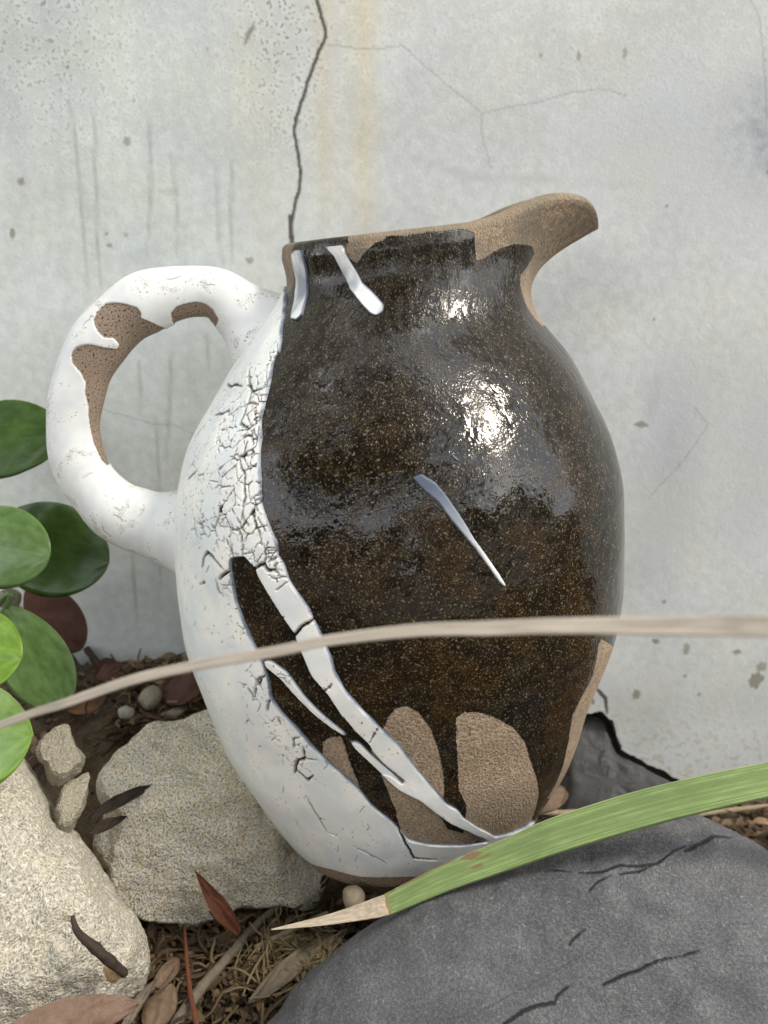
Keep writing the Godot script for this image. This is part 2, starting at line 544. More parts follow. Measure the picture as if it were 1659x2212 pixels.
# ---------------------------------------------------------------- the pitcher
func jug_tab(list: Array, t: float) -> float:
	var n := list.size() - 1
	var f := clampf(t, 0.0, 1.0) * n
	var i := mini(int(f), n - 1)
	return cubic_interpolate(list[i], list[i + 1], list[maxi(i - 1, 0)], list[mini(i + 2, n)], f - i) * 1e-5

func steps(t: float, xs: Array, ys: Array) -> float:
	for k in xs.size() - 1:
		if t <= xs[k + 1]:
			return lerpf(ys[k], ys[k + 1], clampf((t - xs[k]) / (xs[k + 1] - xs[k]), 0.0, 1.0))
	return ys[-1]

func jug_grid(us: PackedFloat32Array, ts: PackedFloat32Array, insets: PackedFloat32Array, lifts: PackedFloat32Array) -> PackedVector3Array:
	# Points of the pitcher's wall, relative to the pitcher's base. insets: metres inwards per row (huge: to the axis); lifts: metres along the axis per row.
	var cols := us.size()
	var cs := PackedFloat32Array()
	var sn := PackedFloat32Array()
	var ws := PackedFloat32Array()
	var hs := PackedFloat32Array()
	for u in us:
		var ph := u * TAU
		var deg := absf(rad_to_deg(wrapf(ph, -PI, PI)))
		cs.append(cos(ph))
		sn.append(sin(ph))
		ws.append(exp(-pow(deg / 30.0, 2)))
		hs.append(0.0078 * (1.0 - exp(-pow(deg / 8.0, 2))) * exp(-pow(maxf(deg - 20.0, 0.0) / 20.0, 2)) - 0.0042 * exp(-pow(deg / 16.0, 2)))
	var lump := FastNoiseLite.new()
	lump.seed = 5
	lump.frequency = 16.0
	lump.fractal_octaves = 2
	var out := PackedVector3Array()
	out.resize(cols * ts.size())
	for i in ts.size():
		var t := ts[i]
		var r0 := jug_tab(JUG_R, t)
		var cx := jug_tab(JUG_C, t)
		var tilt := steps(t, [0.0, 0.25, 0.75, 1.0], [0.13, 0.05, 0.0, 0.10])
		var tf := steps(t, [0.0, 0.3, 0.75, 1.0], [0.11, 0.0, 0.0, -0.10])
		var fl := 0.030 * pow(clampf((t - 0.88) / 0.12, 0.0, 1.0), 2.4)
		var hh := pow(clampf((t - 0.86) / 0.14, 0.0, 1.0), 2.0)
		for j in cols:
			var r := r0 + ws[j] * fl
			var s := t * JUG_S + tilt * r * cs[j] + tf * r * sn[j] + hs[j] * hh + lifts[i]
			r = maxf(r - insets[i], 0.0)
			r += lump.get_noise_3d(cs[j] * 0.07, sn[j] * 0.07, t * 0.24) * 0.0011 * minf(1.0, r * 100.0)
			out[i * cols + j] = ax * s + Vector3(cx + r * cs[j], 0, 0) + an * (r * sn[j])
	return out

func coat_mesh(mask: PackedByteArray, cracks: PackedByteArray, u0: float, u1: float, t0: float, t1: float, step: float, thick: float) -> ArrayMesh:
	# White slip that lies on the wall of the pitcher: a sheet with rounded margins that dips under the wall where the mask ends and along every crack.
	var cols := int((u1 - u0) * 0.53 / step) + 2
	var rows := int((t1 - t0) * JUG_S / step) + 2
	var us := PackedFloat32Array()
	var ts := PackedFloat32Array()
	for j in cols:
		us.append(lerpf(u0, u1, float(j) / (cols - 1)))
	for i in rows:
		ts.append(lerpf(t0, t1, float(i) / (rows - 1)))
	var zero := PackedFloat32Array()
	zero.resize(rows)
	var pos := jug_grid(us, ts, zero, zero)
	var uv := PackedVector2Array()
	uv.resize(rows * cols)
	var keep := PackedByteArray()
	keep.resize(rows * cols)
	var lump := FastNoiseLite.new()
	lump.seed = 77
	lump.frequency = 60.0
	lump.fractal_octaves = 2
	for i in rows:
		var fy := clampf(ts[i] * TV * TH - 0.5, 0.0, TH - 1.001)
		var y := int(fy)
		var gy := fy - y
		# direction outward, near enough: away from the axis
		var cx := jug_tab(JUG_C, ts[i])
		var base := ax * (ts[i] * JUG_S) + Vector3(cx, 0, 0)
		for j in cols:
			var k := i * cols + j
			var fx := clampf((us[j] + 0.3) * TW - 0.5, 0.0, TW - 1.001)
			var x := int(fx)
			var gx := fx - x
			var q := y * TW + x
			var m: float = lerpf(lerpf(mask[q], mask[q + 1], gx), lerpf(mask[q + TW], mask[q + TW + 1], gx), gy) / 255.0
			uv[k] = Vector2(us[j] + 0.3, ts[i] * TV)
			keep[k] = 1 if m > 0.3 else 0
			var e := (m - 0.5) * 2.0
			var h := e * 0.0012
			if e > 0.0:
				h = thick * (1.0 - (1.0 - e) * (1.0 - e))
				h += lump.get_noise_3dv(pos[k]) * 0.00016 * e
				var c: float = lerpf(lerpf(cracks[q], cracks[q + 1], gx), lerpf(cracks[q + TW], cracks[q + TW + 1], gx), gy) / 255.0
				if c > 0.02:
					h = lerpf(h, -0.0003, minf(c * 1.1, 1.0))
			var out := pos[k] - base
			out -= ax * out.dot(ax)
			pos[k] += out.normalized() * h
	return grid_mesh(pos, uv, rows, cols, ax * 0.12, keep)

func build_pitcher() -> void:
	var jug := thing("pitcher", "brown glazed stoneware pitcher with cracked white slip and a big loop handle", "pitcher", JUG_BASE)
	rng.seed = 41
	# ---- masks over the wall of the pitcher
	var m_coat := blank(TW, TH)
	var coat := jug_xy(COAT_EDGE)
	coat.append_array(jug_xy([391, 190, 470, 215, 560, 215, 640, 205, 700, 150, 800, 120, 950, 112, 1100, 130, 1250, 118, 1400, 150, 1550, 120, 1750, 128, 2000, 120, 2300, 150, 2420, 400, 2560, 1200, 2600, 2200, 2540, 3100, 2480, 3600, 2250, 3760, 1950, 3770, 1850, 3740]))
	fill_poly(m_coat, coat, 255)
	fill_poly(m_coat, jug_xy(COAT_WINDOW), 0)
	var warp := noise_bytes(TW, TH, 0.022, 3, 3)
	var m_thin := blank(TW, TH)
	fill_poly(m_thin, jug_xy(THIN_STREAK), 255)
	fill_poly(m_thin, jug_xy(THIN_STREAK_LOW), 255)
	var m_left := blank(TW, TH)
	fill_poly(m_left, jug_xy(DRIP_LEFT), 255)
	var m_right := blank(TW, TH)
	fill_poly(m_right, jug_xy(DRIP_RIGHT), 255)
	var m_streak := blank(TW, TH)
	fill_poly(m_streak, jug_xy(STREAK), 255)
	fill_poly(m_streak, jug_xy(STREAK_SMALL), 255)
	var m_crack := blank(TW, TH)
	var m_fine := blank(TW, TH)
	for c in CRACKS:
		stroke(m_crack, jug_xy(c.slice(1)), c[0] * 0.3, 255, 0.35)
	# small three-armed cracks, mostly on the shoulder side of the slip
	for k in 40:
		var u := rng.randf_range(1330, 1720)
		var t := rng.randf_range(2240, 3060) if k < 20 else rng.randf_range(900, 2200)
		if k >= 20:
			u = rng.randf_range(1290, 1480)
		var a := rng.randf_range(0, TAU)
		for arm in 3:
			var d := Vector2(cos(a), sin(a) * 1.5)
			a += TAU / 3.0 + rng.randf_range(-0.4, 0.4)
			var l := rng.randf_range(9, 30)
			var p := Vector2(u, t)
			stroke(m_fine, jug_xy([p.x, p.y, p.x + d.x * l * 0.5 + rng.randf_range(-4, 4), p.y + d.y * l * 0.5, p.x + d.x * l, p.y + d.y * l]), 1.0, 190, 0.25)
	# platelets along the free edge of the slip
	for k in 40:
		var f := rng.randf()
		var e := int(f * 17)
		var p := Vector2(COAT_EDGE[2 * e], COAT_EDGE[2 * e + 1])
		stroke(m_fine, jug_xy([p.x + 5, p.y + rng.randf_range(-50, 50), p.x + rng.randf_range(14, 40), p.y + rng.randf_range(-60, 60)]), 1.0, 210, 0.3)
	for k in 60:
		var p := Vector2(rng.randf_range(1150, 1900), rng.randf_range(150, 2400))
		var l := rng.randf_range(8, 34)
		stroke(m_fine, jug_xy([p.x, p.y, p.x - l * 0.4, p.y + l, p.x - l * 0.5 + rng.randf_range(-9, 9), p.y + l * 2.0]), 1.0, 120, 0.3)
	var b_crack := soften(m_crack, 1).get_data()
	var raw_fine := m_fine.get_data()
	# plates: the borders of a cell pattern, broken up, dense beside the free edge and on the shoulder
	var plates := noise_bytes(TW, TH, 0.046, 17, 1, FastNoiseLite.TYPE_CELLULAR)
	var small_plates := noise_bytes(TW, TH, 0.070, 18, 1, FastNoiseLite.TYPE_CELLULAR)
	var broken := noise_bytes(TW, TH, 0.03, 19, 2)
	for y in range(int(0.2 * TH), int(0.86 * TH)):
		var t4 := y / (TV * TH) * 4000.0
		var eu := 1300.0
		for k in 34:
			if (COAT_EDGE[2 * k + 1] - t4) * (COAT_EDGE[2 * k + 3] - t4) <= 0.0:
				eu = COAT_EDGE[2 * k]
				break
		var up := smoothstep(2120.0, 2350.0, t4) * smoothstep(3330.0, 3150.0, t4)
		var low := smoothstep(800.0, 1000.0, t4) * smoothstep(2300.0, 2100.0, t4)
		for x in range(980, 1560):
			var i := y * TW + x
			var du := x / float(TW) * 4000.0 - 1200.0 - eu
			if du < 0.0:
				continue
			var edge := clampf(1.0 - du / 150.0, 0.0, 1.0)
			var wt := up * maxf(edge, 0.75 * clampf(1.0 - (du - 150.0) / 420.0, 0.0, 1.0))
			var far := x / float(TW) * 4000.0 - 1200.0
			wt = maxf(wt, low * 0.85 * clampf(1.0 - absf(far - lerpf(1300.0, 1450.0, (t4 - 900.0) / 1300.0)) / 90.0, 0.0, 1.0))
			if wt <= 0.02:
				continue
			var br := clampf((broken[i] - 92) / 70.0, 0.0, 1.0)
			var v := 0.0
			if edge > 0.05:
				v = clampf((9.5 * wt * (0.5 + 0.8 * br) - plates[i]) / 2.5, 0.0, 1.0)
			v = maxf(v, clampf((8.0 * wt * br - small_plates[i]) / 3.0, 0.0, 1.0) * 0.8 * (1.0 - edge))
			b_crack[i] = maxi(b_crack[i], int(v * 235.0))
	for i in TW * TH:
		if raw_fine[i] > b_crack[i]:
			b_crack[i] = raw_fine[i]
	var b_coat := blurred(m_coat, 1, Rect2i(760, 0, 1240, TH))
	for i in TW * TH:
		if b_coat[i] > 4 and b_coat[i] < 251:
			b_coat[i] = clampi(b_coat[i] + (warp[i] - 128) * b_coat[i] * (255 - b_coat[i]) / 22000, 0, 255)
	var b_thin := blurred(m_thin, 1, Rect2i(1080, 180, 300, 300))
	var b_left := blurred(m_left, 1, Rect2i(1340, 820, 180, 204))
	var b_right := blurred(m_right, 1, Rect2i(1100, 820, 300, 204))
	var b_streak := blurred(m_streak, 1, Rect2i(940, 470, 240, 260))
	var w_coat := blurred(m_coat, 3, Rect2i(760, 0, 1240, TH))
	var w_thin := blurred(m_thin, 3, Rect2i(1060, 160, 340, 340))
	var w_left := blurred(m_left, 4, Rect2i(1320, 800, 220, 224))
	var w_right := blurred(m_right, 4, Rect2i(1080, 800, 340, 224))
	# ---- bare clay
	var m_clay := blank(TW, TH)
	for p in [CLAY_A, CLAY_B, CLAY_C, CLAY_RIM]:
		fill_poly(m_clay, jug_xy(p), 255)
	var side := jug_xy(CLAY_D)
	side.append_array(jug_xy([200, 300, -300, 200, -900, 260, -1000, 900, -500, 1000, 0, 1350, 260, 1500]))
	fill_poly(m_clay, side, 255)
	var left := jug_xy(CLAY_LEFT)
	left.append_array(jug_xy([2200, 3700, 2300, 4000, 1990, 4000]))
	fill_poly(m_clay, left, 255)
	var spout := jug_xy(SPOUT_GLAZE)
	spout.append_array(jug_xy([180, 3430, -200, 3480, -500, 3700, -700, 4100, 640, 4100]))
	fill_poly(m_clay, spout, 255)
	fill_poly(m_clay, jug_xy([-1200, 3925, -300, 3960, 600, 3962, 640, 3985, 700, 4008, 1080, 4008, 1120, 3990, 1260, 3992, 1290, 4060, 1640, 4060, 1700, 3950, 2800, 3930, 2800, 4300, -1200, 4300]), 255)
	fill_poly(m_clay, jug_xy([-1200, -50, 2800, -50, 2800, 170, 2300, 190, 1700, 175, 1100, 165, 700, 205, 390, 240, 0, 190, -1200, 200]), 255)
	var b_clay := soften(m_clay, 1).get_data()
	# ---- what the wall is made of
	var n_fine := noise_bytes(TW, TH, 0.30, 11, 2)
	var n_grit := noise_bytes(TW, TH, 0.14, 12, 2)
	var n_mid := noise_bytes(TW, TH, 0.035, 13, 3)
	var n_big := noise_bytes(TW, TH, 0.008, 14, 3)
	var n_salt := noise_bytes(TW, TH, 1.0, 16, 1, FastNoiseLite.TYPE_VALUE)
	var n_pit := noise_bytes(TW, TH, 0.075, 15, 1)
	var rgb := PackedByteArray()
	rgb.resize(TW * TH * 3)
	var rough := PackedByteArray()
	rough.resize(TW * TH)
	var high := PackedByteArray()
	high.resize(TW * TH)
	for y in TH:
		var haze := smoothstep(0.60, 0.86, y / (TV * TH))
		for x in TW:
			var i := y * TW + x
			var cl := clampf((b_clay[i] + (warp[i] - 128) * 0.6 + (n_grit[i] - 128) * 0.35 - 108) / 36.0, 0.0, 1.0)
			var salt: int = n_salt[i]
			var fine: int = (n_fine[i] * 5 + salt * 3) >> 3
			var grit: int = n_grit[i]
			var mid: int = n_mid[i]
			var big: int = n_big[i]
			var r := 0.0
			var g := 0.0
			var b := 0.0
			var ro := 0.0
			var h := 0.0
			if cl < 1.0:
				var k := clampf((mid - 70) / 130.0, 0.0, 1.0)
				r = 21.0 + 14.0 * k
				g = 15.0 + 12.0 * k
				b = 8.0 + 7.0 * k
				var am := clampf((big - 128) / 60.0, 0.0, 1.0) * (1.0 - haze)
				r += 9.0 * am; g += 3.0 * am; b -= 4.0 * am
				r += 5.0 * haze; g += 5.0 * haze; b += 4.0 * haze
				var sp := clampf((fine - 170) / 26.0, 0.0, 1.0) * clampf((mid + big - 180) / 110.0, 0.1, 0.8)
				sp = maxf(sp * 0.6, clampf((grit - 178) / 24.0, 0.0, 1.0) * clampf((fine - 112) / 50.0, 0.0, 1.0) * 0.75)
				r += (142.0 - r) * sp; g += (137.0 - g) * sp; b += (124.0 - b) * sp
				var pit := clampf((n_pit[i] - 243) / 8.0, 0.0, 1.0)
				r += (150.0 - r) * pit * 0.6; g += (136.0 - g) * pit * 0.6; b += (100.0 - b) * pit * 0.6
				ro = 12.0 + 16.0 * haze + clampf((big - 120) * 0.3, 0.0, 30.0) + sp * 30.0
				var sandy := clampf((mid * 0.6 + big * 0.4 - 100.0) / 50.0, 0.05, 1.0)
				var crater := clampf((grit - 150) / 50.0, 0.0, 1.0)
				h = 120.0 + (grit - 128) * 0.035 * sandy + (fine - 128) * (0.045 + 0.16 * crater) * sandy + (mid - 128) * 0.085
			if cl > 0.0:
				var q := 1.3 * (fine * 0.45 + grit * 0.30 + salt * 0.25 - 128.0) / 128.0
				var cr := 150.0 + 34.0 * q + (mid - 128) * 0.10
				var cg := 131.0 + 34.0 * q + (mid - 128) * 0.10
				var cb := 109.0 + 32.0 * q + (mid - 128) * 0.09
				var dk := clampf((52 - grit) / 22.0, 0.0, 1.0) * clampf((mid - 96) / 40.0, 0.0, 1.0)
				cr = lerpf(cr, 74.0, dk * 0.8); cg = lerpf(cg, 54.0, dk * 0.8); cb = lerpf(cb, 42.0, dk * 0.8)
				var rust := clampf((n_pit[i] - 215) / 30.0, 0.0, 1.0) * 0.4
				cb -= 30.0 * rust; cg -= 14.0 * rust
				var sooty := smoothstep(0.80, 0.93, y / float(TH)) * clampf((mid + big - 200) / 90.0, 0.0, 1.0) * 0.75
				cr = lerpf(cr, 116.0, sooty); cg = lerpf(cg, 106.0, sooty); cb = lerpf(cb, 92.0, sooty)
				if y > 0.9485 * TH:
					cr = lerpf(cr, 128.0, 0.45); cg = lerpf(cg, 116.0, 0.45); cb = lerpf(cb, 96.0, 0.45)
				r = lerpf(r, cr, cl); g = lerpf(g, cg, cl); b = lerpf(b, cb, cl)
				var seam_dark := 1.0 - 0.45 * clampf(1.0 - absf(cl - 0.5) * 2.0, 0.0, 1.0) - 0.12 * clampf((190 - b_clay[i]) / 100.0, 0.0, 1.0)
				r *= seam_dark; g *= seam_dark; b *= seam_dark
				ro = lerpf(ro, 205.0, cl)
				h += 26.0 * clampf(1.0 - absf(cl - 0.2) * 4.0, 0.0, 1.0)
				h = lerpf(h, 62.0 + (fine - 128) * 0.12 + (grit - 128) * 0.17 + (salt - 128) * 0.12, cl)
			rgb[3 * i] = clampi(int(r), 0, 255)
			rgb[3 * i + 1] = clampi(int(g), 0, 255)
			rgb[3 * i + 2] = clampi(int(b), 0, 255)
			rough[i] = clampi(int(ro), 0, 255)
			high[i] = clampi(int(h), 0, 255)
	var wall := StandardMaterial3D.new()
	wall.albedo_texture = tex(TW, TH, rgb)
	wall.roughness = 1.0
	wall.metallic_specular = 0.42
	wall.roughness_texture = tex(TW, TH, rough, Image.FORMAT_L8)
	wall.heightmap_enabled = true
	wall.heightmap_texture = tex(TW, TH, high, Image.FORMAT_L8)
	wall.heightmap_scale = 0.16
	# ---- body: foot, wall, lip, inside
	var us := PackedFloat32Array()
	for j in 481:
		us.append(-0.3 + j / 480.0)
	var ts := PackedFloat32Array()
	var ins := PackedFloat32Array()
	var lif := PackedFloat32Array()
	var vs := PackedFloat32Array()
	for k in [[1.0, 0.004], [0.03, 0.003], [0.006, 0.0005], [0.0025, 0.0]]:
		ts.append(0.0); ins.append(k[0]); lif.append(k[1]); vs.append(0.975)
	for i in 301:
		var t := i / 300.0
		ts.append(t); vs.append(t * TV); lif.append(0.0)
		ins.append(0.0018 * pow(maxf(1.0 - t * 60.0, 0.0), 2.0) + 0.0006 * smoothstep(0.985, 1.0, t))
	for k in 9:
		var a := PI * (k + 1) / 9.0
		ts.append(1.0); ins.append(0.0006 + 0.0029 - 0.0029 * cos(a)); lif.append(0.0029 * sin(a)); vs.append(0.953 + 0.002 * k)
	for i in 41:
		ts.append(lerpf(0.985, 0.05, i / 40.0)); ins.append(0.0064); lif.append(0.0); vs.append(0.975)
	ts.append(0.05); ins.append(1.0); lif.append(0.0); vs.append(0.975)
	var pos := jug_grid(us, ts, ins, lif)
	var uv := PackedVector2Array()
	for v in vs:
		for u in us:
			uv.append(Vector2(u + 0.3, v))
	obj("body", grid_mesh(pos, uv, ts.size(), us.size(), ax * 0.12, PackedByteArray(), true), wall, jug)
	# ---- the slip's own look
	var n_dot := noise_bytes(TW, TH, 0.11, 21, 1)
	var n_hue := noise_bytes(TW, TH, 0.012, 22, 3)
	var white := PackedByteArray()
	white.resize(TW * TH * 3)
	for y in TH:
		var t4 := y / (TV * TH) * 4000.0
		for x in TW:
			var i := y * TW + x
			var u4 := x / float(TW) * 4000.0 - 1200.0
			var th: float = maxf(maxf(w_coat[i], w_thin[i] * 1.15), maxf(w_left[i] * 0.95, w_right[i] * 1.05)) / 255.0
			var k := smoothstep(0.42, 0.86, th)
			var hue := (n_hue[i] - 128) * 0.10
			var r := 234.0 + hue
			var g := 232.0 + hue * 0.7
			var b := 226.0 + hue * 0.3
			if u4 > 1500.0:
				r -= 5.0; g -= 1.0
			if w_left[i] > 20 or w_right[i] > 20:
				k *= 0.42 + 0.58 * clampf(smoothstep(3760.0, 3650.0, t4) + (n_big[i] - 128) / 110.0 + 0.25, 0.0, 1.0)
			if b_streak[i] > 20:
				k = clampf((2640.0 - t4) / 420.0, 0.0, 1.0) * clampf((b_streak[i] - 60) / 150.0, 0.35, 1.0)
			r = lerpf(74.0, r, k); g = lerpf(82.0, g, k); b = lerpf(99.0, b, k)
			var dot := clampf((n_dot[i] - 241) / 10.0, 0.0, 1.0) * clampf((n_hue[i] - 130) / 30.0, 0.0, 1.0)
			r = lerpf(r, 92.0, dot); g = lerpf(g, 84.0, dot); b = lerpf(b, 76.0, dot)
			var ck: float = b_crack[i] / 255.0 * 0.9
			r = lerpf(r, 56.0, ck); g = lerpf(g, 48.0, ck); b = lerpf(b, 40.0, ck)
			var gr := (n_fine[i] - 128) * 0.035
			white[3 * i] = clampi(int(r + gr), 0, 255)
			white[3 * i + 1] = clampi(int(g + gr), 0, 255)
			white[3 * i + 2] = clampi(int(b + gr), 0, 255)
	coat_mat = StandardMaterial3D.new()
	coat_mat.albedo_texture = tex(TW, TH, white)
	coat_mat.roughness = 0.42
	coat_mat.heightmap_enabled = true
	coat_mat.heightmap_texture = tex(TW, TH, n_mid, Image.FORMAT_L8)
	coat_mat.heightmap_scale = 0.012
	obj("white_slip", coat_mesh(b_coat, b_crack, 0.085, 0.665, 0.022, 0.955, 0.00034, 0.0013), coat_mat, jug).set_meta("label", "thick white slip, cracked like dry mud, over the handle side")
	var none := PackedByteArray()
	none.resize(TW * TH)
	obj("slip_streak", coat_mesh(b_thin, none, 0.24, 0.35, 0.2, 0.45, 0.00034, 0.0010), coat_mat, jug)
	obj("slip_drip", coat_mesh(b_left, none, 0.365, 0.43, 0.87, 0.997, 0.00034, 0.0009), coat_mat, jug)
	obj("slip_drip", coat_mesh(b_right, none, 0.255, 0.37, 0.87, 0.997, 0.00034, 0.0010), coat_mat, jug)
	obj("slip_streak", coat_mesh(b_streak, none, 0.17, 0.26, 0.5, 0.72, 0.00034, 0.0005), coat_mat, jug).set_meta("label", "slanting grey to white streak on the belly")
	build_handle(jug)

func handle_at(tau: float, e := 0.001) -> Array:
	var n := HANDLE.size() / 3 - 1
	var got := []
	for k in 3:
		var col := []
		for i in n + 1:
			col.append(HANDLE[3 * i + k])
		got.append([jug_tab(col, tau), jug_tab(col, minf(tau + e, 1.0)) - jug_tab(col, maxf(tau - e, 0.0))])
	var d := Vector2(got[0][1], got[1][1]).normalized()
	return [Vector2(got[0][0], got[1][0]), Vector2(d.y, -d.x), got[2][0]]

func build_handle(jug: Node3D) -> void:
	var w := 1536
	var h := 512
	var m := blank(w, h)
	for p in [HANDLE_CLAY_LONG, HANDLE_CLAY_SHORT]:
		var xy := PackedVector2Array()
		for k in p.size() / 2:
			xy.append(Vector2(p[2 * k] / 4000.0 * w, (p[2 * k + 1] + 90.0) / 360.0 * h))
		fill_poly(m, xy, 255)
	var warp := noise_bytes(w, h, 0.05, 31, 3)
	var b := soften(m, 2).get_data()
	var fine := noise_bytes(w, h, 0.22, 32, 2)
	var dots := noise_bytes(w, h, 0.09, 33, 1)
	var area := noise_bytes(w, h, 0.01, 34, 2)
	var m_line := blank(w, h)
	rng.seed = 9
	for k in 9:
		var p := Vector2(rng.randf_range(0.08, 0.4) * w if k < 4 else rng.randf_range(0.78, 0.93) * w, rng.randf_range(0.3, 0.55) * h)
		var pts := PackedVector2Array([p])
		for q in 4:
			p += Vector2(rng.randf_range(5, 20), rng.randf_range(-9, 9))
			pts.append(p)
		stroke(m_line, pts, 2.0, 200, 0.5)
	var line := soften(m_line, 1).get_data()
	var rgb := PackedByteArray()
	rgb.resize(w * h * 3)
	var high := PackedByteArray()
	high.resize(w * h)
	var rough := PackedByteArray()
	rough.resize(w * h)
	for i in w * h:
		b[i] = clampi(b[i] + (warp[i] - 128) / 3 if b[i] > 20 and b[i] < 235 else b[i], 0, 255)
		var cl := clampf((b[i] - 112) / 32.0, 0.0, 1.0)
		var q := (fine[i] - 128) * 0.26
		var dk := clampf((46 - dots[i]) / 14.0, 0.0, 1.0)
		var cr := lerpf(142.0 + q, 66.0, dk)
		var cg := lerpf(123.0 + q, 54.0, dk)
		var cb := lerpf(105.0 + q, 44.0, dk)
		var wr := 221.0 + (area[i] - 128) * 0.08 + q * 0.1
		var wg := 221.0 + (area[i] - 128) * 0.07 + q * 0.1
		var wb := 218.0 + (area[i] - 128) * 0.05 + q * 0.1
		var dot := clampf((dots[i] - 234) / 10.0, 0.0, 1.0) * clampf((area[i] - 136) / 30.0, 0.0, 1.0)
		dot = maxf(dot, line[i] / 255.0)
		var smut := clampf((area[i] - 190) / 40.0, 0.0, 1.0) * clampf((fine[i] - 120) / 60.0, 0.0, 1.0) * 0.6
		dot = maxf(dot, smut)
		wr = lerpf(wr, 84.0, dot * 0.85); wg = lerpf(wg, 78.0, dot * 0.85); wb = lerpf(wb, 74.0, dot * 0.85)
		rgb[3 * i] = clampi(int(lerpf(wr, cr, cl)), 0, 255)
		rgb[3 * i + 1] = clampi(int(lerpf(wg, cg, cl)), 0, 255)
		rgb[3 * i + 2] = clampi(int(lerpf(wb, cb, cl)), 0, 255)
		rough[i] = int(lerpf(108.0, 210.0, cl))
		high[i] = clampi(int(lerpf(150.0 + (area[i] - 128) * 0.1 - line[i] * 0.3 - dot * 30.0, 120.0 + (fine[i] - 128) * 0.4, cl)), 0, 255)
	var mat := StandardMaterial3D.new()
	mat.albedo_texture = tex(w, h, rgb)
	mat.roughness = 1.0
	mat.roughness_texture = tex(w, h, rough, Image.FORMAT_L8)
	mat.heightmap_enabled = true
	mat.heightmap_texture = tex(w, h, high, Image.FORMAT_L8)
	mat.heightmap_scale = 0.02
	var rows := 420
	var cols := 161
	var pos := PackedVector3Array()
	var uv := PackedVector2Array()
	pos.resize(rows * cols)
	uv.resize(rows * cols)
	for i in rows:
		var tau := float(i) / (rows - 1)
		var f: Array = handle_at(tau)
		var c: Vector2 = f[0]
		var nr: Vector2 = f[1]
		var wd: float = f[2]
		wd *= 1.0 + 0.035 * sin(tau * 23.0 + 1.0) * sin(tau * 9.0) + 0.02 * sin(tau * 51.0)
		var deep := wd * lerpf(0.86, 1.0, smoothstep(0.12, 0.0, tau) + smoothstep(0.88, 1.0, tau))
		for j in cols:
			var psi := float(j % (cols - 1)) / (cols - 1) * TAU - PI * 0.5
			var v := (rad_to_deg(psi) + 90.0) / 360.0
			var px := clampi(int(tau * w), 0, w - 1)
			var py := clampi(int(v * h), 0, h - 1)
			var off := 0.0007 * (1.0 - smoothstep(70.0, 190.0, b[py * w + px]))
			var k := 1.0 + off / wd
			var xy := c + nr * wd * k * cos(psi)
			pos[i * cols + j] = Vector3(xy.x, 0, 0) + ax * xy.y + an * (deep * k * sin(psi))
			uv[i * cols + j] = Vector2(tau, float(j) / (cols - 1))
	obj("handle", grid_mesh(pos, uv, rows, cols, Vector3.INF, PackedByteArray(), true, true), mat, jug).set_meta("label", "white slipped loop handle with bare clay patches inside")

# ---------------------------------------------------------------- wall and ground
const WT := 1536
const WS := 0.6

func wall_xy(p: Array) -> PackedVector2Array:
	var out := PackedVector2Array()
	for k in p.size() / 2:
		var q := at(p[2 * k], p[2 * k + 1], 0.0)
		out.append(Vector2((q.x / WS + 0.5) * WT, (0.5 - q.y) / WS * WT))
	return out

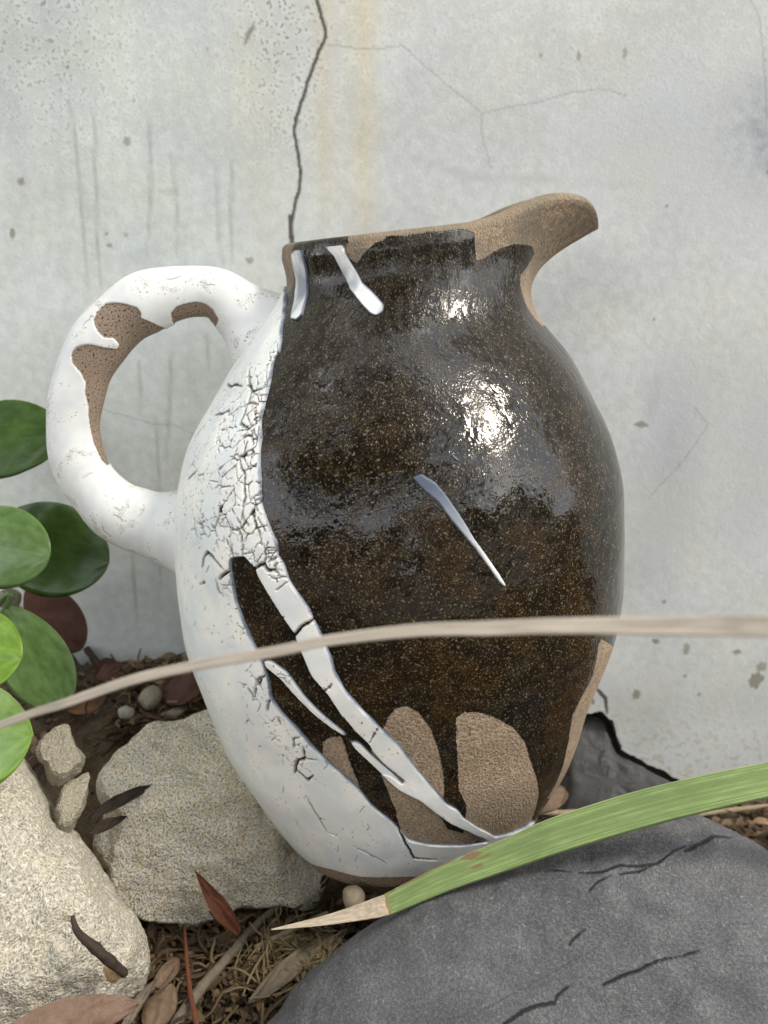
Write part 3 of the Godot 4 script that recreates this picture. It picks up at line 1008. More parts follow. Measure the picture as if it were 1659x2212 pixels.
func build_wall() -> void:
	rng.seed = 3
	var big := blank(WT, WT)
	stroke(big, wall_xy([676, -40, 690, 20, 702, 65, 704, 80, 690, 115, 672, 160, 655, 215, 640, 258, 636, 285, 645, 330, 650, 375, 645, 420, 634, 462, 628, 485, 632, 530, 628, 580]), 3.0, 255, 0.32, false)
	stroke(big, wall_xy([628, 470, 629, 500, 633, 540]), 5.0, 255, 0.2, false)
	stroke(big, wall_xy([1290, 1490, 1308, 1510, 1312, 1545]), 4.0, 255, 0.2)
	var hair := blank(WT, WT)
	for c in [[706, 98, 740, 101, 790, 108, 820, 107, 868, 99, 890, 115], [880, 108, 920, 145, 990, 205, 1035, 240, 1042, 246], [1042, 246, 1090, 235, 1160, 222, 1240, 200, 1300, 192, 1355, 208], [1042, 246, 1040, 290, 1052, 330, 1062, 372],
			[1612, -20, 1640, 40, 1648, 110, 1654, 190, 1656, 260], [215, 882, 270, 898, 330, 917, 380, 920, 430, 942], [1500, 880, 1530, 920, 1480, 990, 1400, 1080], [600, 640, 606, 660]]:
		stroke(hair, wall_xy(c), 1.0, 210, 0.32, false)
	var runs := blank(WT, WT)
	for c in [[150, 215, 168, 330, 182, 480, 190, 620], [205, 250, 206, 380, 212, 520, 218, 660], [325, 250, 327, 420, 318, 560], [372, 330, 382, 450, 384, 560], [468, 360, 474, 500, 480, 580], [502, 350, 500, 470, 501, 570], [345, 415, 382, 416],
			[340, 900, 344, 1000, 346, 1300], [372, 760, 366, 900, 362, 1000], [300, 780, 305, 900], [445, 720, 452, 800], [285, 1200, 300, 1350]]:
		stroke(runs, wall_xy(c), 3.0, 170, 0.25)
	var scuff := blank(WT, WT)
	stroke(scuff, wall_xy([860, 342, 930, 352, 1000, 378, 1080, 386, 1200, 390, 1290, 397, 1385, 405]), 7.0, 150, 0.3)
	stroke(scuff, wall_xy([1420, 820, 1412, 880, 1390, 920]), 12.0, 110, 0.4)
	var spots := blank(WT, WT)
	for s in [[275, 305, 8, 9], [45, 393, 8, 8], [146, 145, 4, 4], [27, 503, 6, 11], [640, 258, 5, 6], [236, 530, 6, 5], [230, 505, 3, 3], [272, 507, 4, 4], [540, 563, 9, 6], [148, 1160, 9, 7], [290, 218, 3, 5], [448, 107, 3, 3], [1385, 918, 15, 7], [1250, 121, 4, 8], [1350, 115, 5, 10], [1168, 119, 2, 4],
			[1482, 1403, 8, 14], [1632, 1470, 16, 22], [1645, 1440, 14, 12], [1592, 1408, 12, 6], [1415, 1385, 8, 6], [1413, 690, 3, 3], [1660, 372, 4, 4], [1440, 445, 3, 3], [1435, 1300, 5, 5], [1280, 1515, 5, 8], [1375, 1500, 9, 14], [1510, 1500, 4, 4], [1480, 1460, 4, 4], [470, 1790, 8, 8], [405, 1260, 14, 20], [245, 1150, 14, 12]]:
		var o := wall_xy([s[0], s[1]])[0]
		var xy := PackedVector2Array()
		for k in 14:
			var a := TAU * k / 14
			xy.append(o + Vector2(cos(a) * s[2], sin(a) * s[3]) * rng.randf_range(0.65, 1.25) * 0.62)
		fill_poly(spots, xy, rng.randi_range(130, 230))
	var a_mark := wall_xy([530, 65, 540, 62])
	stroke(spots, wall_xy([548, 58, 538, 75, 530, 98]), 4.0, 200, 0.3)
	var b_big := soften(big, 1).get_data()
	var b_hair := soften(hair, 1).get_data()
	var b_runs := soften(runs, 2).get_data()
	var b_scuff := soften(scuff, 3).get_data()
	var b_spots := soften(spots, 1).get_data()
	var n_fine := noise_bytes(WT, WT, 0.22, 51, 2)
	var n_mid := noise_bytes(WT, WT, 0.045, 52, 3)
	var n_big := noise_bytes(WT, WT, 0.0042, 53, 4)
	var n_hue := noise_bytes(WT, WT, 0.006, 54, 3)
	var n_run := streak_bytes(WT, WT, 0.03, 55, 24)
	var n_pin := noise_bytes(WT, WT, 0.13, 56, 1)
	var d_smudge := 0.0
	var smudge := PackedFloat32Array()
	var smudge2 := PackedFloat32Array()
	var warm := PackedFloat32Array()
	var grey := PackedFloat32Array()
	var left := PackedFloat32Array()
	for x in WT:
		var px := 829.5 + (float(x) / WT - 0.5) * WS / 0.49 * F
		warm.append(exp(-pow((px - 785.0) / 34.0, 2)) + 0.55 * exp(-pow((px - 715.0) / 22.0, 2)) + 0.3 * exp(-pow((px - 600.0) / 60.0, 2)))
		grey.append(exp(-pow((px - 640.0) / 70.0, 2)) + 0.7 * exp(-pow((px - 210.0) / 130.0, 2)))
		smudge.append(exp(-pow((px - 1560.0) / 105.0, 2)) + 0.35 * exp(-pow((px - 1330.0) / 120.0, 2)))
		smudge2.append(exp(-pow((px - 1430.0) / 60.0, 2)) + 0.6 * exp(-pow((px - 1600.0) / 90.0, 2)))
		left.append(smoothstep(760.0, 420.0, px))
	var rgb := PackedByteArray()
	rgb.resize(WT * WT * 3)
	var high := PackedByteArray()
	high.resize(WT * WT)
	for y in WT:
		var hy := 0.5 - WS * y / WT
		var up := smoothstep(0.24, 0.36, hy)
		var top := smoothstep(0.31, 0.40, hy)
		var low := smoothstep(0.10, 0.0, hy)
		for x in WT:
			var i := y * WT + x
			var q := (n_big[i] - 128) * 0.075 + (n_mid[i] - 128) * 0.055 + (n_fine[i] - 128) * 0.035
			var hue := (n_hue[i] - 128) / 128.0
			var run := (n_run[i] - 128) / 128.0
			var lf: float = left[x]
			var r := 204.0 + q + 1.5 * hue + run * 4.0 * lf
			var g := 205.0 + q + 0.8 * hue + run * 4.0 * lf
			var b := 202.0 + q - 2.5 * hue + run * 2.0 * lf
			var wm: float = warm[x] * (0.25 + 0.75 * up) * (0.7 + 0.5 * run)
			r += 1.0 * wm; g -= 8.0 * wm; b -= 29.0 * wm
			r -= 5.0 * lf; g -= 2.0 * lf; b -= 3.0 * lf
			var pin := clampf((n_pin[i] - 196) / 26.0, 0.0, 1.0) * (0.25 + grey[x]) * top * clampf((n_mid[i] - 92) / 50.0, 0.0, 1.0)
			var gz: float = grey[x] * top * 7.0
			r -= gz; g -= gz; b -= gz
			var dirt := clampf((n_mid[i] - 138) / 70.0, 0.0, 1.0) * low
			r -= 26.0 * dirt; g -= 32.0 * dirt; b -= 44.0 * dirt
			d_smudge = float(smudge[x]) * exp(-pow((hy - 0.352) / 0.030, 2)) + 0.5 * float(smudge2[x]) * exp(-pow((hy - 0.20) / 0.05, 2))
			d_smudge *= 36.0 * (0.75 + (n_mid[i] - 128) / 200.0 + (n_big[i] - 128) / 160.0)
			r -= d_smudge * 1.05; g -= d_smudge; b -= d_smudge * 0.86
			var d := maxf(pin * 0.55, b_runs[i] / 255.0 * 0.5)
			r = lerpf(r, 124.0, d); g = lerpf(g, 120.0, d); b = lerpf(b, 106.0, d)
			d = b_scuff[i] / 255.0 * 0.5
			r = lerpf(r, 168.0, d); g = lerpf(g, 168.0, d); b = lerpf(b, 168.0, d)
			d = b_spots[i] / 255.0 * 0.75
			r = lerpf(r, 112.0, d); g = lerpf(g, 106.0, d); b = lerpf(b, 88.0, d)
			d = b_hair[i] / 255.0 * 0.6
			r = lerpf(r, 118.0, d); g = lerpf(g, 118.0, d); b = lerpf(b, 114.0, d)
			d = b_big[i] / 255.0 * 0.9
			r = lerpf(r, 74.0, d); g = lerpf(g, 71.0, d); b = lerpf(b, 66.0, d)
			rgb[3 * i] = clampi(int(r), 0, 255)
			rgb[3 * i + 1] = clampi(int(g), 0, 255)
			rgb[3 * i + 2] = clampi(int(b), 0, 255)
			high[i] = clampi(int(150.0 + (n_mid[i] - 128) * 0.22 + (n_fine[i] - 128) * 0.14 - pin * 26.0 - b_big[i] * 0.5 - b_hair[i] * 0.12), 0, 255)
	var m := StandardMaterial3D.new()
	m.albedo_texture = tex(WT, WT, rgb)
	m.roughness = 0.72
	m.metallic_specular = 0.35
	m.heightmap_enabled = true
	m.heightmap_texture = tex(WT, WT, high, Image.FORMAT_L8)
	m.heightmap_scale = 0.035
	var wall := thing("garden_wall", "pale grey plastered wall with a long crack and rusty runs behind the pitcher", "wall", Vector3.ZERO)
	# plaster coat, 14 mm thick, broken away at its foot beside the pitcher
	var edge := PackedVector2Array()
	for p in [[1180, 1800], [1195, 1640], [1225, 1560], [1262, 1543], [1290, 1538], [1301, 1536], [1310, 1546], [1324, 1556], [1330, 1572], [1333, 1592], [1341, 1606], [1345, 1620], [1362, 1632], [1383, 1640], [1398, 1652], [1426, 1661], [1445, 1672], [1462, 1681], [1484, 1694], [1520, 1722], [1560, 1748], [1600, 1790]]:
		var q := at(p[0], p[1], 0.0)
		if edge.size() > 0:
			for k in 3:
				edge.append(edge[-1].lerp(Vector2(q.x, q.y), 1.0 / (4 - k)) + Vector2(rng.randf_range(-1, 1), rng.randf_range(-1, 1)) * 0.0007)
		edge.append(Vector2(q.x, q.y))
	for p in [Vector2(0.24, -0.08), Vector2(3.0, -0.08), Vector2(3.0, 2.1), Vector2(-3.0, 2.1), Vector2(-3.0, -0.08)]:
		edge.append(p)
	var st := SurfaceTool.new()
	st.begin(Mesh.PRIMITIVE_TRIANGLES)
	var tri := Geometry2D.triangulate_polygon(edge)
	for side in 2:
		var z := 0.0 if side == 0 else -0.014
		for k in range(0, tri.size(), 3):
			var v := [edge[tri[k]], edge[tri[k + 1]], edge[tri[k + 2]]]
			if ((v[1] - v[0]).cross(v[2] - v[0]) > 0.0) == (side == 0):
				v.reverse()
			for p in v:
				st.set_normal(Vector3(0, 0, 1.0 - 2.0 * side))
				st.set_uv(Vector2(p.x / WS + 0.5, (0.5 - p.y) / WS))
				st.add_vertex(Vector3(p.x, p.y, z))
	for k in edge.size():
		var a := edge[k]
		var b := edge[(k + 1) % edge.size()]
		var nr := Vector3(b.y - a.y, a.x - b.x, 0).normalized()
		if Geometry2D.is_point_in_polygon((a + b) * 0.5 + Vector2(nr.x, nr.y) * 0.0005, edge):
			nr = -nr
		var quad := [Vector3(a.x, a.y, 0), Vector3(b.x, b.y, 0), Vector3(b.x, b.y, -0.014), Vector3(a.x, a.y, 0), Vector3(b.x, b.y, -0.014), Vector3(a.x, a.y, -0.014)]
		if (quad[1] - quad[0]).cross(quad[2] - quad[0]).dot(nr) > 0.0:
			quad.reverse()
		for p in quad:
			st.set_normal(nr)
			st.set_uv(Vector2(p.x / WS + 0.5 + p.z, (0.5 - p.y) / WS + p.z))
			st.add_vertex(p)
	obj("plaster", st.commit(), m, wall)
	var core := BoxMesh.new()
	core.size = Vector3(6.0, 2.4, 0.12)
	var o := obj("wall_core", core, plain(92, 90, 86, 0.9), wall)
	o.position = Vector3(0, 0.95, -0.0742)

func build_ground() -> void:
	var xs := PackedFloat32Array([-40, -12, -4, -1.5, -0.9])
	for k in 151:
		xs.append(-0.6 + k * 0.008)
	xs.append_array([0.9, 1.5, 4, 12, 40])
	var zs := PackedFloat32Array([-30, -8, -2, -0.5])
	for k in 91:
		zs.append(-0.1 + k * 0.008)
	zs.append_array([0.9, 1.5, 3, 8, 40])
	var n := FastNoiseLite.new()
	n.seed = 8
	n.frequency = 30.0
	n.fractal_octaves = 4
	var pos := PackedVector3Array()
	var uv := PackedVector2Array()
	for z in zs:
		for x in xs:
			var y := soil(x, z) + n.get_noise_2d(x, z) * 0.006 * smoothstep(1.0, 0.4, Vector2(x, z).length())
			pos.append(Vector3(x, y, z))
			uv.append(Vector2(x, z))
	var m := stone_material(Color8(126, 109, 88), Color8(60, 50, 39), Color8(168, 150, 122), Color8(104, 88, 68), 0.95, 0.05, 0.25, 61, 0.1)
	var slab := BoxMesh.new()
	slab.size = Vector3(14.0, 0.08, 1.7)
	var bounce_slab := obj("bounce_slab", slab, mottled(Color8(140, 134, 124), Color8(170, 164, 152), 0.85, 62, 0.4))  # unseen pale slab, added to bounce light onto the stones and lower pitcher
	bounce_slab.position = Vector3(0, -0.02, 1.65)
	bounce_slab.set_meta("kind", "structure")
	var o := obj("ground", grid_mesh(pos, uv, zs.size(), xs.size(), Vector3(0, -100, 0)), m)
	o.set_meta("kind", "structure")

# ---------------------------------------------------------------- stones
func build_stones() -> void:
	m_granite = stone_material(Color8(172, 165, 149), Color8(82, 78, 71), Color8(222, 216, 202), Color8(186, 175, 152), 0.85, 0.11, 0.13, 71, 0.11, 82, 160)
	var m_granite_lightened := stone_material(Color8(224, 214, 194), Color8(92, 87, 78), Color8(250, 246, 236), Color8(226, 208, 172), 0.85, 0.085, 0.17, 76, 0.085, 92, 156)  # granite again, paled to make up for front light the shaded stone lacks
	m_concrete = stone_material(Color8(158, 150, 131), Color8(92, 86, 74), Color8(190, 183, 165), Color8(150, 142, 122), 0.9, 0.07, 0.2, 72, 0.10)
	single("granite_boulder", rock_mesh([-150, 1640, -40, 1618, 40, 1640, 88, 1690, 130, 1775, 192, 1842, 238, 1920, 300, 1995, 322, 2050, 312, 2115, 270, 2165, 205, 2215, 120, 2260, -40, 2290, -220, 2240, -290, 2050, -260, 1800], 0.165, 0.05, 0.0035, 11, 0.8, [], 150, 280), m_granite,
		"large rounded pale granite boulder at the bottom left corner", "boulder")
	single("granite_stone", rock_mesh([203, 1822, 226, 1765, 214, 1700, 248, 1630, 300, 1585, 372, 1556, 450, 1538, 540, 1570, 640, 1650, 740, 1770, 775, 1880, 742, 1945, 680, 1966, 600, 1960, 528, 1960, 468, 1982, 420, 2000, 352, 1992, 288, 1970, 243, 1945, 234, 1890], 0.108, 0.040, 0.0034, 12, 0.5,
		[[Vector3(-0.10, 0.62, 0.78).normalized(), 0.0385], [Vector3(0.03, -0.42, 0.9).normalized(), 0.027], [Vector3(0.75, -0.1, 0.65).normalized(), 0.038]], 150, 280), m_granite_lightened,
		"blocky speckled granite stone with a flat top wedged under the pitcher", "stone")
	single("concrete_chip", rock_mesh([123, 1571, 146, 1566, 156, 1593, 165, 1612, 183, 1643, 173, 1664, 140, 1696, 120, 1698, 103, 1681, 97, 1655, 81, 1638, 84, 1606, 104, 1584], 0.145, 0.011, 0.0016, 13, 0.6, [[Vector3(0.1, 0.4, 0.9).normalized(), 0.007]], 60, 110, 120.0), m_concrete,
		"square grey concrete chip lying above a longer chip beside the round leaves", "stone chip")
	single("concrete_chip", rock_mesh([137, 1699, 172, 1676, 193, 1668, 191, 1700, 180, 1747, 161, 1782, 141, 1801, 118, 1796, 117, 1775, 114, 1757, 128, 1726], 0.158, 0.010, 0.0016, 14, 0.6, [[Vector3(0.2, 0.3, 0.9).normalized(), 0.007]], 60, 110, 120.0), m_concrete,
		"narrow pointed grey concrete chip on the shoulder of the left boulder", "stone chip")
	single("pebble", rock_mesh([744, 1918, 769, 1911, 787, 1928, 785, 1955, 767, 1974, 748, 1962, 740, 1939], 0.165, 0.006, 0.0004, 15, 0.9, [], 40, 60), mottled(Color8(126, 112, 94), Color8(160, 146, 126), 0.6, 15),
		"small smooth beige pebble under the foot of the pitcher", "pebble")
	single("pebble", rock_mesh([292, 1508, 318, 1486, 346, 1490, 350, 1510, 334, 1536, 306, 1530], 0.05, 0.008, 0.0026, 16, 0.8, [], 40, 60), m_concrete,
		"grey pebble in the litter left of the pitcher, under the dry stem", "pebble")
	single("pebble", rock_mesh([255, 1532, 272, 1524, 290, 1532, 284, 1548, 262, 1550], 0.07, 0.005, 0.0014, 17, 0.8, [], 30, 40), mottled(Color8(150, 144, 134), Color8(176, 170, 160), 0.7, 17),
		"tiny whitish pebble in the litter above the blocky granite stone", "pebble")
	single("pebble", rock_mesh([352, 1545, 380, 1527, 412, 1524, 405, 1548, 372, 1562], 0.055, 0.007, 0.0026, 18, 0.8, [], 30, 50), m_concrete,
		"flat greyish pebble close to the pitcher's white left side", "pebble")
	single("pebble", rock_mesh([0, 1276, 22, 1270, 44, 1282, 40, 1306, 14, 1312, -10, 1300], 0.07, 0.009, 0.001, 19, 0.8, [], 40, 60), m_concrete,
		"rough pebble under the lowest pair of large leaves at the left edge", "pebble")
	# the dark stone in the hole of the plaster
	m_slate_plain = mottled(Color8(58, 57, 56), Color8(80, 78, 75), 0.5, 20, 0.05)
	single("dark_stone", rock_mesh([1120, 1700, 1180, 1600, 1228, 1552, 1268, 1540, 1300, 1549, 1316, 1590, 1333, 1634, 1385, 1656, 1455, 1694, 1505, 1735, 1490, 1800, 1380, 1840, 1230, 1850, 1140, 1810], 0.004, 0.019, 0.0026, 21, 0.62, [[Vector3(0.1, 0.25, 0.97).normalized(), 0.0145], [Vector3(-0.6, 0.1, 0.8).normalized(), 0.024]], 80, 140), m_slate_plain,
		"smooth dark grey stone in the broken foot of the wall", "stone")
	build_slate()

func build_slate() -> void:
	# bluish grey slate boulder; its cracks are drawn in its own plane
	var w := 1024
	var size := 0.21
	var outline := [560, 2260, 610, 2180, 668, 2110, 756, 2030, 866, 1958, 1000, 1897, 1130, 1842, 1250, 1796, 1370, 1768, 1475, 1764, 1560, 1788, 1640, 1838, 1740, 1920, 1850, 2060, 1900, 2250, 1850, 2480, 1600, 2640, 1250, 2660, 900, 2560, 640, 2400]
	var mid := Vector2.ZERO
	for k in outline.size() / 2:
		mid += Vector2(outline[2 * k], outline[2 * k + 1])
	mid /= outline.size() / 2
	var cz := 0.200
	var c := at(mid.x, mid.y, cz)
	var e3 := (EYE - c).normalized()
	var e1 := Vector3.UP.cross(e3).normalized()
	var e2 := e3.cross(e1)
	var near := c + e3 * 0.035
	rng.seed = 23
	var lines := blank(w, w)
	for l in [[5, 1480, 1838, 1500, 1828, 1530, 1810, 1548, 1799, 1580, 1797, 1600, 1794], [3, 1250, 1888, 1300, 1886, 1340, 1872, 1380, 1873, 1420, 1868, 1455, 1838, 1500, 1820], [2, 1335, 1893, 1380, 1886, 1400, 1876, 1420, 1868], [2, 1180, 1880, 1215, 1882, 1235, 1888], [2, 1270, 1930, 1290, 1908, 1320, 1896],
			[4, 1090, 2212, 1130, 2185, 1160, 2172, 1198, 2168, 1205, 2150, 1235, 2128], [3, 1300, 2130, 1340, 2112, 1380, 2095, 1420, 2075, 1470, 2068], [2, 1470, 2068, 1510, 2056], [2, 1230, 2045, 1240, 2030, 1265, 2010], [1, 1560, 2000, 1620, 1996, 1659, 1960], [1, 1050, 2180, 1180, 2110, 1290, 2050]]:
		var xy := PackedVector2Array()
		for k in range(1, l.size(), 2):
			var d := ray(l[k], l[k + 1])
			var p := EYE + d * ((near - EYE).dot(e3) / d.dot(e3)) - c
			xy.append(Vector2(p.dot(e1) / size + 0.5, 0.5 - p.dot(e2) / size) * w)
		stroke(lines, xy, l[0] * 0.9, 255 if l[0] > 1 else 110, 0.3)
	var ln := soften(lines, 1).get_data()
	var fine := noise_bytes(w, w, 0.25, 81, 2)
	var grit := noise_bytes(w, w, 0.11, 82, 2)
	var cloud := noise_bytes(w, w, 0.012, 83, 4)
	var bed := streak_bytes(w, w, 0.02, 84, 3)
	var fleck := noise_bytes(w, w, 0.07, 85, 1)
	var white := noise_bytes(w, w, 1.0, 86, 1, FastNoiseLite.TYPE_VALUE)
	var rgb := PackedByteArray()
	rgb.resize(w * w * 3)
	var high := PackedByteArray()
	high.resize(w * w)
	for i in w * w:
		var q := (fine[i] - 128) * 0.09 + (cloud[i] - 128) * 0.06 + (grit[i] - 128) * 0.05 + white[i] * 0.14 - 18.0
		var r := 85.0 + q
		var g := 84.5 + q
		var b := 85.5 + q * 0.95
		var ol := clampf((cloud[i] - 150) / 60.0, 0.0, 1.0) * clampf((grit[i] - 120) / 60.0, 0.0, 1.0)
		r += 7.0 * ol; g += 6.5 * ol; b += 3.0 * ol
		var sp := clampf((grit[i] - 190) / 30.0, 0.0, 1.0) * 0.22
		r = lerpf(r, 134.0, sp); g = lerpf(g, 132.0, sp); b = lerpf(b, 126.0, sp)
		var fl := clampf((fleck[i] - 242) / 8.0, 0.0, 1.0)
		r = lerpf(r, 150.0, fl * 0.6); g = lerpf(g, 146.0, fl * 0.6); b = lerpf(b, 128.0, fl * 0.6)
		var d := ln[i] / 255.0 * 0.85
		r = lerpf(r, 26.0, d); g = lerpf(g, 26.0, d); b = lerpf(b, 28.0, d)
		rgb[3 * i] = int(clampf(r, 0, 255)); rgb[3 * i + 1] = int(clampf(g, 0, 255)); rgb[3 * i + 2] = int(clampf(b, 0, 255))
		high[i] = clampi(int(150.0 + (bed[i] - 128) * 0.22 + (grit[i] - 128) * 0.10 + (fine[i] - 128) * 0.06 + (white[i] - 128) * 0.05 - ln[i] * 0.45), 0, 255)
	var m := StandardMaterial3D.new()
	m.albedo_texture = tex(w, w, rgb)
	m.roughness = 0.62
	m.metallic_specular = 0.4
	m.heightmap_enabled = true
	m.heightmap_texture = tex(w, w, high, Image.FORMAT_L8)
	m.heightmap_scale = 0.14
	m.uv1_scale = Vector3.ONE / size
	m.uv1_offset = Vector3(0.5, 0.5, 0)
	single("slate_boulder", rock_mesh(outline, cz, 0.042, 0.0032, 22, 0.6, [], 160, 300, 22.0), m, "large smooth bluish grey slate boulder with dark cracks at the bottom right", "boulder")

# ---------------------------------------------------------------- plants
func leaf_material(top: Color, deep: Color, noise_seed: int) -> StandardMaterial3D:
	var w := 256
	var n := noise_bytes(w, w, 0.02, noise_seed, 4)
	var f := noise_bytes(w, w, 0.2, noise_seed + 1, 1)
	var rgb := PackedByteArray()
	rgb.resize(w * w * 3)
	for y in w:
		for x in w:
			var i := y * w + x
			var s := absf(x / 127.5 - 1.0)
			var c := top.lerp(deep, clampf((n[i] - 20) / 215.0, 0.0, 1.0))
			var vein := exp(-pow(s / 0.03, 2)) * 0.08
			c = c.lerp(Color8(150, 178, 110), vein)
			var rim := smoothstep(0.95, 1.0, s) * 0.3
			c = c.lerp(Color8(140, 150, 70), rim)
			var sp := clampf((f[i] - 238) / 10.0, 0.0, 1.0) * 0.4
			c = c.lerp(Color8(176, 176, 130), sp)
			rgb[3 * i] = int(c.r * 255); rgb[3 * i + 1] = int(c.g * 255); rgb[3 * i + 2] = int(c.b * 255)
	var m := StandardMaterial3D.new()
	m.albedo_texture = tex(w, w, rgb)
	m.roughness = 0.28
	m.metallic_specular = 0.5
	m.backlight_enabled = true
	m.backlight = Color(0.35, 0.35, 0.35)
	return m

func build_plant() -> void:
	var bright := leaf_material(Color8(122, 152, 58), Color8(96, 128, 44), 91)
	var middle := leaf_material(Color8(96, 122, 70), Color8(74, 98, 50), 93)
	var dark := leaf_material(Color8(72, 96, 44), Color8(52, 76, 32), 95)
	var stem_at := Vector3(-0.235, 0.062, 0.075)
	var plant := thing("round_leaved_plant", "low plant with thick round green leaves at the left edge", "plant", stem_at)
	var leaves := [
		[[-140, 985, 0.055], [142, 940, 0.062], 0.0185, Vector3(-0.1, 0.55, 0.85), 0.14, 0.06, dark],
		[[-30, 1150, 0.075], [236, 1216, 0.080], 0.0205, Vector3(0.15, 0.25, 0.95), 0.10, 0.05, dark],
		[[-120, 1160, 0.105], [108, 1200, 0.118], 0.0165, Vector3(0.05, 0.35, 0.95), -0.08, 0.04, middle],
		[[10, 1310, 0.105], [138, 1530, 0.118], 0.0140, Vector3(0.1, 0.4, 0.9), 0.08, 0.04, middle],
		[[-130, 1400, 0.140], [48, 1420, 0.150], 0.0155, Vector3(0.15, 0.5, 0.85), 0.10, 0.04, bright],
		[[-160, 1600, 0.165], [70, 1590, 0.180], 0.0185, Vector3(0.2, 0.5, 0.85), 0.12, 0.04, bright]]
	for l in leaves:
		var a := at(l[0][0], l[0][1], l[0][2]) - stem_at
		var b := at(l[1][0], l[1][1], l[1][2]) - stem_at
		obj("leaf", leaf_mesh(a, b, l[2], l[3], l[4], l[5], 0.0, 0.0016, 0.0006), l[6], plant)
		obj("leaf_stalk", tube_mesh(PackedVector3Array([a + (b - a) * 0.02, a + (a - b) * 0.12 - Vector3(0, 0.004, 0), Vector3(0, 0.02, 0)]), [0.0012, 0.0014, 0.0018], 0.05, 8, 14), middle, plant)
	obj("stem", tube_mesh(PackedVector3Array([Vector3(0, -0.02, 0), Vector3(0.002, 0.02, 0.0), Vector3(-0.004, 0.06, 0.01)]), [0.004, 0.0036, 0.002], 0.1, 10, 16), middle, plant)
	build_blade()
	# dry grass stem in front of everything
	var pts := PackedVector3Array()
	var half := []
	for p in [[-60, 1590, 10, 0.235], [58, 1545, 12, 0.24], [144, 1518, 14, 0.245], [288, 1468, 16, 0.25], [432, 1436, 17, 0.255], [597, 1407, 18, 0.26], [708, 1384, 18, 0.263], [895, 1362, 21, 0.268], [1051, 1357, 24, 0.272], [1207, 1352, 26, 0.276], [1394, 1352, 29, 0.28], [1540, 1352, 32, 0.284], [1659, 1354, 33, 0.288], [1850, 1360, 36, 0.294], [2300, 1400, 40, 0.31]]:
		var q := at(p[0], p[1], p[3] + 0.045)
		pts.append(q)
		half.append(p[2] * 0.66 * (EYE - q).length() / F)
	single("dry_grass_stem", strap_mesh(pts, half, 0.0007, 0.25, 90), straw_material(), "out of focus beige dry grass stem crossing in front of the pitcher", "grass stem")

func strap_mesh(pts: PackedVector3Array, half: Array, thick: float, channel: float, rows := 80, facing := Vector3.ZERO) -> ArrayMesh:
	var cols := 13
	var total := cols * 2 - 1
	var pos := PackedVector3Array()
	var uv := PackedVector2Array()
	for i in rows:
		var t := float(i) / (rows - 1)
		var c := catmull(pts, t)
		var d := (catmull(pts, minf(t + 0.01, 1.0)) - catmull(pts, maxf(t - 0.01, 0.0))).normalized()
		var f := facing if facing != Vector3.ZERO else (EYE - c).normalized()
		var x := d.cross(f).normalized()
		var z := x.cross(d)
		var g := t * (half.size() - 1)
		var gi := mini(int(g), half.size() - 2)
		var w: float = lerpf(half[gi], half[gi + 1], g - gi)
		for j in total:
			var s := -1.0 + 2.0 * float(j) / (cols - 1) if j < cols else 1.0 - 2.0 * float(j - cols + 1) / (cols - 1)
			var th := thick * sqrt(maxf(1.0 - s * s, 0.0)) * (0.5 if j < cols else -0.5)
			pos.append(c + x * s * w + z * (th + channel * (s * s - 0.5) * w))
			uv.append(Vector2(0.5 + 0.5 * s, t))
	return grid_mesh(pos, uv, rows, total, Vector3.INF)

func straw_material() -> StandardMaterial3D:
	var w := 128
	var h := 512
	var a := noise_bytes(h, w, 0.02, 101, 3)
	var b := noise_bytes(w, w, 0.15, 102, 2)
	var rgb := PackedByteArray()
	rgb.resize(w * h * 3)
	for y in h:
		for x in w:
			var i := y * w + x
			var q := (b[x * w + (y / 24)] - 128) * 0.16 + (a[x * h + y] - 128) * 0.14
			rgb[3 * i] = clampi(int(180.0 + q), 0, 255); rgb[3 * i + 1] = clampi(int(168.0 + q), 0, 255); rgb[3 * i + 2] = clampi(int(152.0 + q), 0, 255)
	var m := StandardMaterial3D.new()
	m.albedo_texture = tex(w, h, rgb)
	m.roughness = 0.7
	return m

